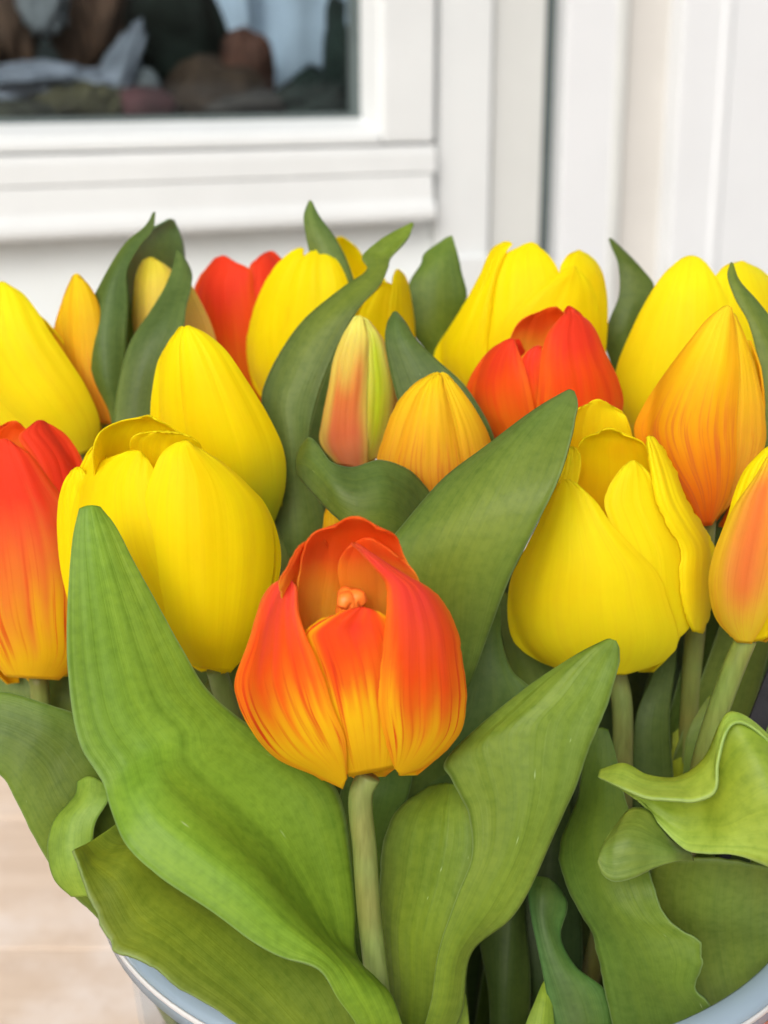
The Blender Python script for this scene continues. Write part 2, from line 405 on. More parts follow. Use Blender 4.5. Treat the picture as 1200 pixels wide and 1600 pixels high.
RED = (.86, .050, .018); ORED = (.92, .095, .010); ORANGE = (.88, .17, .010); YEL = (.96, .54, .010); PINKRED = (.87, .065, .045)
def fire(stops=((0, YEL), (.16, YEL), (.34, ORANGE), (.48, ORED), (.8, PINKRED), (1, ORED)), edge=(.92, .24, .012), edgek=.55, st=1.2):
    def f(tb, s, t, n, seed, back):
        fe = np.array([[snoise(float(q) * 15, float(p) * 1.6, seed * 2.9) + .5 * snoise(float(q) * 38, float(p) * 2.5, seed * 1.9) for q in s[0]] for p in t[:, 0]])
        tt = tb + n * .12 + fe * .13 - .12 * np.abs(2 * s - 1) ** 2
        c = grad(stops, tt)
        k = (smooth(.7, 1, np.abs(2 * s - 1)) * edgek)[..., None]
        c = c * (1 - k) + np.array(edge) * k
        if back: c = grad([(0, (.96, .66, .06)), (.62, (.96, .55, .06)), (.80, (.94, .30, .03)), (.92, (.92, .13, .02)), (1, ORED)], tb + n * .1)
        strk = st * smooth(.02, .22, tb) * (1 - smooth(.45, .72, tb)) * (.45 + .55 * smooth(.25, .8, np.abs(2 * s - 1)))
        return c, strk
    return f

def budp(stops, edge, ek=.7, st=.35, centre=None, cw=.25):
    def f(tb, s, t, n, seed, back):
        c = grad(stops, tb + n * .14)
        k = (smooth(.45, .95, np.abs(2 * s - 1 + .25 * n)) * ek)[..., None]
        c = c * (1 - k) + np.array(edge) * k
        if centre is not None:
            k = (np.exp(-((s - .5) / cw) ** 2) * .8)[..., None] * smooth(0.05, .3, tb)[..., None] * (1 - smooth(.75, .98, tb))[..., None]
            c = c * (1 - k) + np.array(centre) * k
        return c, st * (1 - smooth(.3, .75, tb))
    return f

PALS = dict(
    y=yel(), y_or=yel(mid=(.92, .60, .006), base=(.88, .44, .008)),
    y_green=yel(low=(.38, .50, .02), lowto=.2),
    y_lemon=yel(mid=(.95, .76, .008), base=(.86, .73, .015), tip=(.96, .80, .010)),
    fire=fire(), fire_mid=fire(edge=YEL, edgek=.85, stops=((0, YEL), (.22, YEL), (.36, ORANGE), (.5, ORED), (.7, RED), (1, PINKRED))),
    fire_red=fire(stops=((0, ORANGE), (.25, ORANGE), (.5, ORED), (.75, RED), (1, RED)), edgek=.2, st=.6),
    fire_left=fire(stops=((0, YEL), (.16, YEL), (.34, (.88, .24, .03)), (.55, (.86, .12, .03)), (.72, RED), (1, RED)), edgek=.2),
    gold=budp([(0, (.85, .13, .01)), (.22, (.92, .24, .01)), (.5, (.95, .45, .01)), (.8, (.96, .63, .01)), (1, (.96, .68, .02))], (.90, .36, .01), .6, .8),
    gold2=budp([(0, (.86, .30, .02)), (.3, (.90, .42, .03)), (.6, (.92, .50, .02)), (1, (.92, .62, .01))], (.90, .40, .01), .5, .5),
    peach=budp([(0, (.80, .28, .12)), (.25, (.82, .20, .08)), (.5, (.78, .22, .06)), (.72, (.78, .52, .10)), (1, (.86, .80, .16))], (.84, .66, .12), .8, .3),
    peachgreen=budp([(0, (.74, .58, .12)), (.4, (.62, .60, .06)), (1, (.84, .80, .16))], (.80, .48, .12), .8, .2, centre=(.50, .66, .01), cw=.18),
    palebud=budp([(0, (.84, .40, .10)), (.5, (.88, .56, .14)), (1, (.90, .74, .06))], (.84, .60, .16), .4, .2),
    rim_orange=budp([(0, (.86, .62, .03)), (.35, (.88, .40, .06)), (.8, (.88, .40, .04)), (1, (.9, .62, .02))], (.88, .56, .02), .95, .3, centre=(.88, .17, .05), cw=.24),
    rose=budp([(0, (.80, .65, .12)), (.4, (.85, .5, .3)), (1, (.88, .35, .33))], (.88, .5, .42), .3, .1),
)

BUCKET_C = np.array([.0244, .42]); RIM_Z = .222; RIM_R = .118

def tube(name, pts, radii, cols, mat, parent, n=14):
    C = catmull(pts, 10); kk = np.linspace(0, len(pts) - 1, len(C)); Rr = np.interp(kk, range(len(pts)), radii); Cc = np.stack([np.interp(kk, range(len(pts)), [q[i] for q in cols]) for i in range(3)], -1)
    k = len(C); V = []; 
    T = np.gradient(C, axis=0); T /= np.linalg.norm(T, axis=1)[:, None] + 1e-9
    ref = np.array([0., 1., 0.2])
    rings = []
    for i in range(k):
        a = np.cross(T[i], ref); a /= np.linalg.norm(a); b = np.cross(T[i], a)
        th = np.linspace(0, 2 * np.pi, n + 1)
        rings.append(C[i] + Rr[i] * (np.cos(th)[:, None] * a + np.sin(th)[:, None] * b))
    G = np.array(rings)
    org = np.array(parent.location) if parent else np.zeros(3)
    U = np.stack(np.meshgrid(np.linspace(0, 1, k), np.linspace(0, 1, n + 1), indexing='ij')[::-1], -1)
    me = grid_mesh(name, [G - org], [U], [np.repeat(Cc[:, None], n + 1, 1)], [np.zeros((k, n + 1))])
    bm = bmesh.new(); bm.from_mesh(me); bmesh.ops.remove_doubles(bm, verts=bm.verts, dist=1e-6)
    bmesh.ops.holes_fill(bm, edges=[e for e in bm.edges if e.is_boundary], sides=40)
    bm.to_mesh(me); bm.free()
    return link(name, me, mat, parent)

def default_back(body, n=3, shrink=.74, pal='y', name='petal', phis=(90, 145, 35), top=.76):
    """petals on the far side of the flower, so that the flower is whole all round"""
    out = []
    for i, ph in enumerate(phis[:n]):
        T, Sg = np.meshgrid(np.linspace(0, 1, 16), np.linspace(0, 1, 13), indexing='ij')
        t = .02 + T * (top + .04 * i)
        wd = np.interp(T, [0, .15, .5, .8, 1], [.35, .8, 1, .75, .1])
        a = np.radians(ph + (Sg - .5) * 2 * 52 * wd)
        r = body.radius(t) * shrink
        side = np.array([-body.ax[1], body.ax[0]]) / body.L
        x = body.b[0] + body.ax[0] * t + np.cos(a) * r * side[0]
        y = body.b[1] + body.ax[1] * t + np.cos(a) * r * side[1]
        dc = body.db + (body.dt - body.db) * t
        D = dc + np.sin(a) * r * .9 * dc / F + .08 * i
        W = Parr(x, y, D)
        wob = np.array([[snoise(p * 3, q * 2, i * 5.) for q in Sg[0]] for p in T[:, 0]])
        c, st = PALS[pal](t, Sg, T, wob, i, False)
        out.append((W, np.stack([Sg, T], -1), c, st))
    return out

LEAFS = {}
def flower(label, body, petals, pal, matk, stem=None, stem_r=.0033, stem_col=(.16, .22, .05), back=True, group='tulips standing in the bucket', backtop=.76, shrink=.74, backphis=(90, 145, 35), cat='tulip', name='tulip'):
    base = P(body.b[0], body.b[1], body.db)
    fx = base[:2] - BUCKET_C
    foot = np.array([*(BUCKET_C + fx * .42), .012])
    if np.hypot(*(foot[:2] - BUCKET_C)) > .07:
        v = foot[:2] - BUCKET_C; foot[:2] = BUCKET_C + v / np.hypot(*v) * .07
    if stem is None:
        ax = P(body.t[0], body.t[1], body.dt) - base; ax /= np.linalg.norm(ax)
        q1 = base - ax * .035; q2 = base * .45 + foot * .55; q2[2] = min(RIM_Z + .015, (q1[2] + foot[2]) / 2)
        v = q1[:2] - BUCKET_C; q2[:2] = BUCKET_C + v * min(.95, .088 / np.hypot(*v))
        pts = [base + ax * .004, q1, q2, foot]
    else:
        pts = [P(*q) for q in stem] + [foot]
    root = empty(name, foot, label, cat, group)
    org = np.array(root.location)
    sc = np.array(stem_col)
    k = len(pts)
    cols = [sc * 1.15] + [sc] * (k - 3) + [sc * (1.0, .85, .9)] + [sc * (1.25, 1.1, 1.0)]
    tube('stem', pts, [stem_r * .95] + [stem_r] * (k - 2) + [stem_r * 1.15], cols, M['stem'], root)
    allp = []
    for i, pt in enumerate(petals):
        kw = dict(pt); rows = kw.pop('rows'); nm = kw.pop('name', 'petal'); lb = kw.pop('label', None)
        kw.setdefault('pal', pal); kw.setdefault('seed', i + int(body.b[0]) % 97)
        g = petal(body, rows, **kw)
        me = grid_mesh(nm, [g[0] - org], [g[1]], [g[2]], [g[3]])
        o = solid(link(nm, me, M[matk], root), .00045)
        if lb: o['label'] = lb
    if back:
        for g in default_back(body, pal=pal, top=backtop, shrink=shrink, phis=backphis):
            me = grid_mesh('petal', [g[0] - org], [g[1]], [g[2]], [g[3]])
            solid(link('petal', me, M[matk], root), .0007)
    root['_foot'] = 1; del root['_foot']
    return root, pts

LEAFGAIN = np.array([1.34, 1.30, .72])
def leaf(root, patches, tint=(.10, .16, .035), tint2=None, seed=1, wave=.10, flute=.012, ragged=1.2, label=None,
         nt=9, ns_=8, dz=0.0, stemfoot=None, extend=True, edge=None, tiptint=None, th=.0008):
    """a leaf: patches of rows (base to tip) of rails (left to right), each rail point (x px, y px, depth cm)"""
    tint = np.array(tint) * LEAFGAIN; tint2 = np.array(tint2) * LEAFGAIN if tint2 is not None else tint * .85
    if tiptint is not None: tiptint = np.array(tiptint) * LEAFGAIN
    flute *= .8
    org = np.array(root.location)
    gs, us, cs, ks = [], [], [], []
    for pi, rows in enumerate(patches):
        if len({len(q) for q in rows}) > 1:                # rows of three rails next to rows of four
            rows = [q if len(q) == 4 else [q[0], tuple(.4 * q[0][i] + .6 * q[1][i] for i in range(3)), tuple(.6 * q[1][i] + .4 * q[2][i] for i in range(3)), q[2]] for q in rows]
        A = np.array(rows, float); A[..., 2] += dz
        if A.shape[1] == 3:                                # gently arched blade, not a tube
            av = (A[:, 0, 2] + A[:, 2, 2]) / 2
            A[:, 1, 2] = np.where(A[:, 1, 2] < av, av + (A[:, 1, 2] - av) * .42, A[:, 1, 2])
        W = Parr(A[..., 0], A[..., 1], A[..., 2])
        ext = 0
        if extend and pi == 0:
            # the leaf clasps its stem low down inside the bucket
            mid = W[0].mean(0); tgt = org + (mid - org) * .42; k = W.shape[1]
            wdir = W[0, -1] - W[0, 0]; wdir /= np.linalg.norm(wdir) + 1e-9
            v = tgt[:2] - BUCKET_C; tgt[:2] = BUCKET_C + v * min(1, .085 / (np.hypot(*v) + 1e-6))
            r1 = np.array([tgt + wdir * .014 * (2 * j / (k - 1) - 1) for j in range(k)])
            tg2 = org + (mid - org) * .12
            r2 = np.array([tg2 + wdir * .007 * (2 * j / (k - 1) - 1) for j in range(k)])
            W = np.concatenate([r2[None], r1[None], W]); ext = 2
        B = catmull(W, nt)
        B = catmull(B.transpose(1, 0, 2), ns_).transpose(1, 0, 2)
        m, n = B.shape[:2]
        tv = np.linspace(0, 1, m); sv = np.linspace(0, 1, n)
        T, Sg = np.meshgrid(tv, sv, indexing='ij')
        # undulation towards the viewer's side, veins and a slightly wavy margin
        du = np.gradient(B, axis=1); dv = np.gradient(B, axis=0)
        N = np.cross(du, dv); N /= np.linalg.norm(N, axis=-1, keepdims=True) + 1e-12
        wv = np.array([[snoise(t * 4.5, q * 1.6, seed * 3.7) for q in sv] for t in tv])
        wv2 = np.array([[snoise(t * 14, q * 5, seed * 1.3 + 7) for q in sv] for t in tv])
        fade = np.clip(np.linalg.norm(B[:, -1] - B[:, 0], axis=1) / .03, .05, 1)[:, None]
        disp = (wave * wv + wave * .22 * wv2) * fade + flute * np.sin(Sg * 2 * np.pi * 6.5 + seed) * (1 - np.abs(2 * Sg - 1) ** 4) * fade
        B = B + N * (disp * .01)[..., None]
        if ragged:
            e = np.abs(2 * sv - 1) ** 6 * np.sign(sv - .5)
            wd = B[:, -1] - B[:, 0]; wd /= np.linalg.norm(wd, axis=1)[:, None] + 1e-9
            nz = np.array([snoise(t * 15, seed, 2.) + .5 * snoise(t * 40, seed, 8.) for t in tv])
            nz2 = np.array([snoise(t * 15, seed, 12.) + .5 * snoise(t * 40, seed, 18.) for t in tv])
            f = np.where(sv[None, :] < .5, nz[:, None], nz2[:, None]) * e[None, :] * fade
            B = B + wd[:, None] * (f * ragged * .00016)[..., None]
        q = (np.abs(2 * Sg - 1) ** 1.5)[..., None]
        c = tint * (1 - q) + tint2 * q
        lf = np.array([[snoise(t * 2.1 + 3, q * 1.1, seed * 2.2 + 1) for q in sv] for t in tv])[..., None] * 1.6  # slow olive to grey-green drift, the leaf's sheen put into the colour
        c = c * (1 + .20 * wv[..., None]) * (1 + lf * np.array([.16, .05, -.25]))
        if tiptint is not None:
            k = (smooth(.55, 1, T) * .8)[..., None]; c = c * (1 - k) + np.array(tiptint) * k
        gs.append(B - org); us.append(np.stack([Sg, T], -1)); cs.append(c); ks.append(np.zeros((m, n)))
    me = grid_mesh('leaf', gs, us, cs, ks)
    o = solid(link('leaf', me, M['leaf'], root), th)
    if label: o['label'] = label
    return o

# leaf tints, with the light and shade on each leaf partly put in
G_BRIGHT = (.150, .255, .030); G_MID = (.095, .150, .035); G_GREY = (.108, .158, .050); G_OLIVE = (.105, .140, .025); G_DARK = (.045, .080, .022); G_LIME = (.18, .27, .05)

# ================================================================== STRUCTURE
def box_mesh(bm, x0, x1, y0, y1, z0, z1, M4=None):
    vs = [bm.verts.new(v) for v in ((x0, y0, z0), (x1, y0, z0), (x1, y1, z0), (x0, y1, z0), (x0, y0, z1), (x1, y0, z1), (x1, y1, z1), (x0, y1, z1))]
    for f in ((0, 3, 2, 1), (4, 5, 6, 7), (0, 1, 5, 4), (1, 2, 6, 5), (2, 3, 7, 6), (3, 0, 4, 7)):
        bm.faces.new([vs[i] for i in f])

def box(name, x0, x1, y0, y1, z0, z1, mat, parent=None, bevel=.002):
    bm = bmesh.new(); box_mesh(bm, x0, x1, y0, y1, z0, z1)
    if bevel:
        bmesh.ops.bevel(bm, geom=list(bm.edges), offset=bevel, segments=2, affect='EDGES', profile=.6)
    me = bpy.data.meshes.new(name); bm.to_mesh(me); bm.free()
    me.polygons.foreach_set('use_smooth', np.zeros(len(me.polygons), bool))
    return link(name, me, mat, parent)

def extrude_profile(name, prof, x0, x1, mat, parent, smooth_=False):
    """profile in (y, z), closed polygon, run from x0 to x1"""
    bm = bmesh.new()
    a = [bm.verts.new((x0, p[0], p[1])) for p in prof]; b = [bm.verts.new((x1, p[0], p[1])) for p in prof]
    n = len(prof)
    for i in range(n):
        bm.faces.new((a[i], a[(i + 1) % n], b[(i + 1) % n], b[i]))
    bm.faces.new(a[::-1]); bm.faces.new(b)
    bmesh.ops.recalc_face_normals(bm, faces=bm.faces)
    me = bpy.data.meshes.new(name); bm.to_mesh(me); bm.free()
    return link(name, me, mat, parent)

# wall frame of reference: x along the wall to the right, -y towards the camera, z up
YAW = R(25)
WALL_Y = 1.50
wall_x = np.array([math.cos(YAW), math.sin(YAW), 0]); wall_n = np.array([math.sin(YAW), -math.cos(YAW), 0]); W0 = np.array([0, WALL_Y, 0.])
def on_wall(px, py, off=0.0):
    """(x, z) in the wall's frame seen at a photo pixel, on the plane standing off metres out of the wall"""
    o = np.array([0, 0, CAM_Z]); d = P(px, py, 100.) - o
    t = np.dot(W0 + wall_n * off - o, wall_n) / np.dot(d, wall_n)
    q = o + d * t - W0
    return float(np.dot(q, wall_x)), float(q[2])

def wall_empty(name, label, cat):
    e = empty(name, W0, label, cat); e.rotation_euler = (0, 0, YAW); return e

house = wall_empty('house_wall', 'white painted house wall with clapboards and upright boards behind the tulips', 'wall')
X = lambda px, off=0.0, py=150: on_wall(px, py, off)[0]
Z = lambda px, py, off=0.0: on_wall(px, py, off)[1]
xe = X(680, .0, 360)                      # end of the clapboards at the casing
sill_z = Z(500, 352, .045)
# clapboards under the window
zz = sill_z + .012
k = 0
while zz > -.6:
    h = .098
    extrude_profile('clapboard', [(0, zz - h - .008), (-.020, zz - h - .008), (-.022, zz - h - .003), (-.010, zz), (0, zz)], -1.6, xe + .002, M['siding'], house)
    zz -= h
# sheathing behind the boards (not seen from the front)
box('sheathing', -1.6, xe, .002, .03, -.6, sill_z + .02, M['siding'], house, 0)
def vboard(name, pxa, pxb, off, mat, dx=0.0, back=-.05, py=200, label=None, bevel=.003):
    o = box(name, X(pxa, off, py) + dx, X(pxb, off, py), -off, -back, -.6, 2.6, M[mat], house, bevel)
    if label: o['label'] = label
    return o
vboard('casing_board', 685, 768, .030, 'casing')  # board paints differ in tone to hold subtle lighting differences
vboard('upright_board', 769, 849, .018, 'shadeboard', label='upright board left of the dark gap, shade put into its greyish paint')
vboard('gap_shade_strip', 840, 880, -.004, 'gasket', back=-.02, bevel=0, label='dark strip in the gap between two upright boards, put in for its shade')  # dark strip; the shade of the gap is put into its colour
vboard('upright_board', 880, 962, .018, 'bright', label='white upright board right of the dark gap')
vboard('upright_board', 958, 975, .020, 'shadeboard', label='narrow grey strip put where a slight shadow falls')  # slight shadow between the boards, put in as grey paint
vboard('upright_board', 974, 1062, .006, 'beige', label='beige recessed board')
vboard('wall_panel', 1058, 1122, .030, 'bright', label='bright white wall panel at the right')
vboard('wall_panel', 1121, 1136, .033, 'bright', bevel=.004, label='thin raised bead on the bright wall panel')
vboard('wall_panel', 1135, 3200, .028, 'bright', label='bright white wall panel at the right edge')
# small ledge where the casing meets the base board
box('base_board', X(690, .04, 420), X(768, .04, 420), -.040, .02, Z(730, 500, .04), Z(730, 402, .04), M['casing'], house, .003)

# ------------------------------------------------------------------ window
win = wall_empty('window', 'white framed window with dark glass reflecting the garden', 'window')
gx1 = X(562, .0, 120); gz0 = Z(300, 195, .0)
sx1 = X(683, .045, 120)
top = 1.55
LEFT = -1.5
# stile, bottom rail, upper rail
extr = []
box('frame_stile', gx1 + .006, sx1, -.042, .03, gz0 - .02, top, M['frame'], win, .004)
box('frame_rail', LEFT, gx1 + .006, -.0415, .03, Z(500, 222, .042) - .004, gz0 - .010, M['frame'], win, .004)
box('frame_rail', LEFT, sx1, -.042, .03, top, top + .07, M['frame'], win, .004)
# glazing beads: sloped strips towards the glass
extrude_profile('glazing_bead', [(-.040, gz0 - .014), (-.036, gz0 - .006), (-.012, gz0 + .004), (.0, gz0 + .004), (.0, gz0 - .014)], LEFT, gx1 + .004, M['frame'], win)
bm = bmesh.new()
prof = [(-.039, gx1 + .0075), (-.036, gx1 + .003), (-.012, gx1 - .004), (0, gx1 - .004), (0, gx1 + .0075)]
a = [bm.verts.new((p[1], p[0], gz0 - .01)) for p in prof]; b = [bm.verts.new((p[1], p[0], top)) for p in prof]
for i in range(5): bm.faces.new((a[i], a[(i + 1) % 5], b[(i + 1) % 5], b[i]))
bm.faces.new(a[::-1]); bm.faces.new(b); bmesh.ops.recalc_face_normals(bm, faces=bm.faces)
me = bpy.data.meshes.new('glazing_bead'); bm.to_mesh(me); bm.free(); link('glazing_bead', me, M['frame'], win)
box('gasket', LEFT, gx1 - .003, -.011, .002, gz0 + .002, gz0 + .009, M['gasket'], win, 0)
box('gasket', gx1 - .012, gx1 - .003, -.0105, .002, gz0 + .009, top, M['gasket'], win, 0)
box('pane', LEFT, gx1 - .004, .003, .007, gz0 + .001, top - .001, M['glass'], win, 0)
# lower frame piece and sloping sill with a rounded nose
z_a = Z(500, 222, .042) - .004; z_b = Z(500, 350, .050)
extrude_profile('lower_frame', [(-.044, z_a - .0015), (-.046, z_a - .010), (-.047, z_a - .028), (.02, z_a - .028), (.02, z_a - .0015)], LEFT, sx1 - .001, M['frame'], win)
nose = [(-.045, z_a - .029), (-.046, z_a - .034), (-.048, z_b + .020), (-.051, z_b + .014), (-.053, z_b + .008), (-.053, z_b + .003), (-.051, z_b - .001), (-.046, z_b - .003), (.0, z_b - .003), (.02, z_b + .0), (.02, z_a - .029)]
extrude_profile('sill', nose, LEFT, sx1 - .004, M['frame'], win)

# room behind the glass, with shapes that stand in for reflections in the pane
room = wall_empty('room', None, None); room['kind'] = 'structure'
room.name = 'room_interior'
def room_box(name, *a, mat='room'): return box(name, *a, M[mat], room, 0)
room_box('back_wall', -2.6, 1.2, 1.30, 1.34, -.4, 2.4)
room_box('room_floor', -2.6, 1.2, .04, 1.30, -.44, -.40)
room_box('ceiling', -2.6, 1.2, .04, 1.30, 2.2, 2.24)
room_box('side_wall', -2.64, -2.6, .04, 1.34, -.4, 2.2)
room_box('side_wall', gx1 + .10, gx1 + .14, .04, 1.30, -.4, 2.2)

def reflection_shape(name, label, cat, px, py, off, w, h, d, rgb, seed, folds=3., emb=.25, rough=.8, lean=0.):
    """lumpy shape added behind the glass, standing in for a reflection in it"""
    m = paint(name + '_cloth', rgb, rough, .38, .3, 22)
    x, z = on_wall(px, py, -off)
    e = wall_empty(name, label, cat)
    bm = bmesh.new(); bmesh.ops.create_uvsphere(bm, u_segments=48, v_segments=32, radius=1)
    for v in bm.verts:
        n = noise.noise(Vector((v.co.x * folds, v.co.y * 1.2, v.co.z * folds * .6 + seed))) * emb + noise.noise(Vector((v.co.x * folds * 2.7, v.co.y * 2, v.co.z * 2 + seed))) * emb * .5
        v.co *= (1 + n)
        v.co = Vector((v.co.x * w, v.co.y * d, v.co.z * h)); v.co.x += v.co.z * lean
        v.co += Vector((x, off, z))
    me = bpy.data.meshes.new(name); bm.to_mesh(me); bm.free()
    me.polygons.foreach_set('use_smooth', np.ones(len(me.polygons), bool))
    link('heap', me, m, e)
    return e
reflection_shape('pale_reflection', 'pale crumpled shape behind the window glass at left, standing in for a reflection', 'cloth', 40, 132, .20, .12, .020, .07, (0.393, 0.393, 0.467), 2, 4.5, .45)
reflection_shape('lilac_reflection', 'lilac grey shape lying aslant behind the glass, standing in for a reflection', 'cloth', 172, 138, .17, .020, .060, .03, (0.349, 0.354, 0.419), 8, 3, .3, lean=.55)
reflection_shape('olive_reflection', 'olive brown shape behind the glass in the lower left of the window, standing in for a reflection', 'olive_reflection', 118, 172, .13, .050, .028, .05, (0.125, 0.102, 0.046), 5, lean=.5)
reflection_shape('olive_reflection', 'dark olive shape low at the left edge of the window, standing in for a reflection', 'olive_reflection', 20, 182, .12, .060, .016, .04, (0.071, 0.066, 0.043), 6)
reflection_shape('red_reflection', 'dull red round shape behind the glass in the middle of the window, standing in for a reflection', 'pot', 225, 166, .12, .034, .020, .03, (0.163, 0.056, 0.060), 9, 1., .05)
reflection_shape('small_pale_reflection', 'small pale shape behind the dull red one, standing in for a reflection', 'cup', 228, 134, .16, .014, .018, .02, (0.344, 0.349, 0.367), 31, 1., .1)
reflection_shape('brown_reflection', 'brown rounded shape behind the glass near the pale blue sheet, standing in for a reflection', 'brown_reflection', 335, 150, .17, .055, .040, .05, (0.088, 0.049, 0.030), 11, 1.8, .3)
reflection_shape('brown_reflection', 'reddish brown shape beside the brown one behind the glass, standing in for a reflection', 'brown_reflection', 388, 112, .18, .030, .045, .03, (0.140, 0.054, 0.035), 14, 1.8, .3)
reflection_shape('brown_reflection', 'low grey brown shape at the foot of the pale blue sheet, standing in for a reflection', 'brown_reflection', 395, 166, .13, .055, .016, .03, (0.094, 0.075, 0.066), 34, 1.8, .3)
reflection_shape('upper_brown_reflection', 'brown shape behind the glass at upper left of the window, standing in for a reflection', 'chair', 130, 10, .40, .050, .085, .04, (0.164, 0.080, 0.048), 17, 3, .35)
reflection_shape('upper_brown_reflection', 'second brown shape cut by the left edge of the window view, standing in for a reflection', 'chair', 10, 25, .40, .035, .075, .04, (0.143, 0.073, 0.045), 18, 3, .35)
reflection_shape('grey_white_reflection', 'grey white shape between the two brown ones, standing in for a reflection', 'cloth', 66, -8, .34, .028, .045, .03, (0.312, 0.312, 0.331), 19, 4, .35)
reflection_shape('dark_reflection', 'dark shape behind the window glass, standing in for a dark reflection', 'reflection', 250, 28, .5, .10, .095, .05, (0.014, 0.023, 0.016), 21, 4, .4)
reflection_shape('dark_reflection', 'small dark green shape at the lower right corner of the window, standing in for a reflection', 'reflection', 500, 160, .11, .045, .030, .03, (0.020, 0.032, 0.025), 25, 4, .4)
reflection_shape('dark_reflection', 'thin dark green shape at the right side of the window, standing in for a reflection', 'reflection', 525, 95, .12, .012, .060, .02, (0.028, 0.046, 0.037), 27, 4, .4)
# pale blue sheet added behind the pane in place of reflected sky
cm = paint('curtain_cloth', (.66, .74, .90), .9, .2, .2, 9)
e = wall_empty('curtain', 'pale blue folded sheet behind the right of the window, standing in for reflected sky', 'curtain')
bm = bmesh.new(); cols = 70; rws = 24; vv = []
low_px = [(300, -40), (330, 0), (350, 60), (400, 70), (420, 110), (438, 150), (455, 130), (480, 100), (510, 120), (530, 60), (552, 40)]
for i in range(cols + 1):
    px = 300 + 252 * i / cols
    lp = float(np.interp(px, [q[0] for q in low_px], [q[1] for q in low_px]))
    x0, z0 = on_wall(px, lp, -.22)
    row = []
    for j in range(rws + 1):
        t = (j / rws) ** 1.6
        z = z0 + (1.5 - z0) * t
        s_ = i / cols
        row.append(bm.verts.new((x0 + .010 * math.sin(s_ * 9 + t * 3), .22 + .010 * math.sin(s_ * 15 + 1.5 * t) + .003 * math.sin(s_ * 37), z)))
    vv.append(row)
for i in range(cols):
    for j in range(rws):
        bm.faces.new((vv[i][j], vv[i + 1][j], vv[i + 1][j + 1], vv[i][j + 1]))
me = bpy.data.meshes.new('sky_reflection_sheet'); bm.to_mesh(me); bm.free()
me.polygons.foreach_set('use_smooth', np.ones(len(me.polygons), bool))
solid(link('sky_reflection_sheet', me, cm, e), .002)

# ------------------------------------------------------------------ bench and ground
def sheet(name, x0, x1, y0, y1, z, mat):
    me = bpy.data.meshes.new(name); me.from_pydata([(x0, y0, z), (x1, y0, z), (x1, y1, z), (x0, y1, z)], [], [(0, 1, 2, 3)])
    return tag(link(name, me, mat), kind='structure')
sheet('ground', -60, 60, -60, 60, -.62, M['paving'])

bench = empty('wooden_bench', (0, .6, 0), 'pale pinkish wooden bench top under the bucket of tulips', 'bench')
seam = P(166, 1560, 57.)[0]
def bench_box(name, x0, x1, y0, y1, z0, z1, mat, bevel=.002, label=None):
    o = box(name, x0, x1, y0 - .6, y1 - .6, z0, z1, M[mat], bench, bevel)
    if label: o['label'] = label
    return o
y = .10; i = 0
while y < 1.08:
    w = .145
    bench_box('plank', -1.0, seam - .0008, y, y + w - .0012, -.03 - .0008 * (i % 2), -.0006 * (i % 3), 'wood_x')
    y += w; i += 1
x = seam; i = 0
while x < .9:
    bench_box('plank', x + .0008, x + .139, .10, 1.11, -.03, .001 + .0006 * (i % 2), 'wood_y'); x += .14; i += 1
for xx in (-.9, .8):
    for yy in (.16, 1.0):
        bench_box('leg', xx, xx + .06, yy, yy + .06, -.62, -.033, 'wood_x')
bench_box('rail', -.84, .8, .17, .21, -.12, -.033, 'wood_x'); bench_box('rail', -.84, .8, 1.01, 1.05, -.12, -.033, 'wood_x')

# ------------------------------------------------------------------ bucket
bucket = empty('bucket', (*BUCKET_C, 0), 'round clear plastic flower bucket with a bluish rim holding the tulips', 'bucket')
def lathe(name, prof, mat, parent, n=128, closed=False):
    bm = bmesh.new(); rings = []
    for r, z in prof:
        rings.append([bm.verts.new((r * math.cos(2 * math.pi * i / n), r * math.sin(2 * math.pi * i / n), z)) for i in range(n)])
    pairs = list(zip(rings, rings[1:])) + ([(rings[-1], rings[0])] if closed else [])
    for a, b in pairs:
        for i in range(n): bm.faces.new((a[i], a[(i + 1) % n], b[(i + 1) % n], b[i]))
    bmesh.ops.recalc_face_normals(bm, faces=bm.faces)
    me = bpy.data.meshes.new(name); bm.to_mesh(me); bm.free()
    me.polygons.foreach_set('use_smooth', np.ones(len(me.polygons), bool))
    return link(name, me, mat, parent)
ri = RIM_R - .0068
lathe('wall', [(.092, .002), (ri - .001, RIM_Z - .004), (ri + .0008, RIM_Z - .004), (.0938, .002)], M['plastic'], bucket, closed=True)
bm = bmesh.new(); bmesh.ops.create_circle(bm, cap_ends=True, segments=96, radius=.0935)
for v in bm.verts: v.co.z = .0035
bmesh.ops.solidify(bm, geom=bm.faces, thickness=.002)
me = bpy.data.meshes.new('floor'); bm.to_mesh(me); bm.free(); link('base', me, M['plastic'], bucket)
lathe('rim', [(ri - .0012, RIM_Z - .0035), (ri - .0010, RIM_Z - .0004), (ri + .0004, RIM_Z + .0006), (ri + .0035, RIM_Z + .0002), (ri + .0058, RIM_Z - .0008), (RIM_R - .0004, RIM_Z - .0016), (RIM_R, RIM_Z - .003), (RIM_R - .0002, RIM_Z - .009), (RIM_R - .0014, RIM_Z - .009), (RIM_R - .0016, RIM_Z - .0036), (ri + .004, RIM_Z - .0026)], M['lip'], bucket, closed=True)
edge_m = paint('bucket_rim_edge', (.62, .62, .62), .3, .05, .1, 40)
rim_edge = lathe('rim_edge', [(RIM_R + .0001, RIM_Z - .0030), (RIM_R + .0006, RIM_Z - .0034), (RIM_R + .0006, RIM_Z - .0048), (RIM_R + .0001, RIM_Z - .0052)], edge_m, bucket, closed=True)


# ================================================================== TULIPS
def PT(rows, **k): return dict(rows=rows, **k)

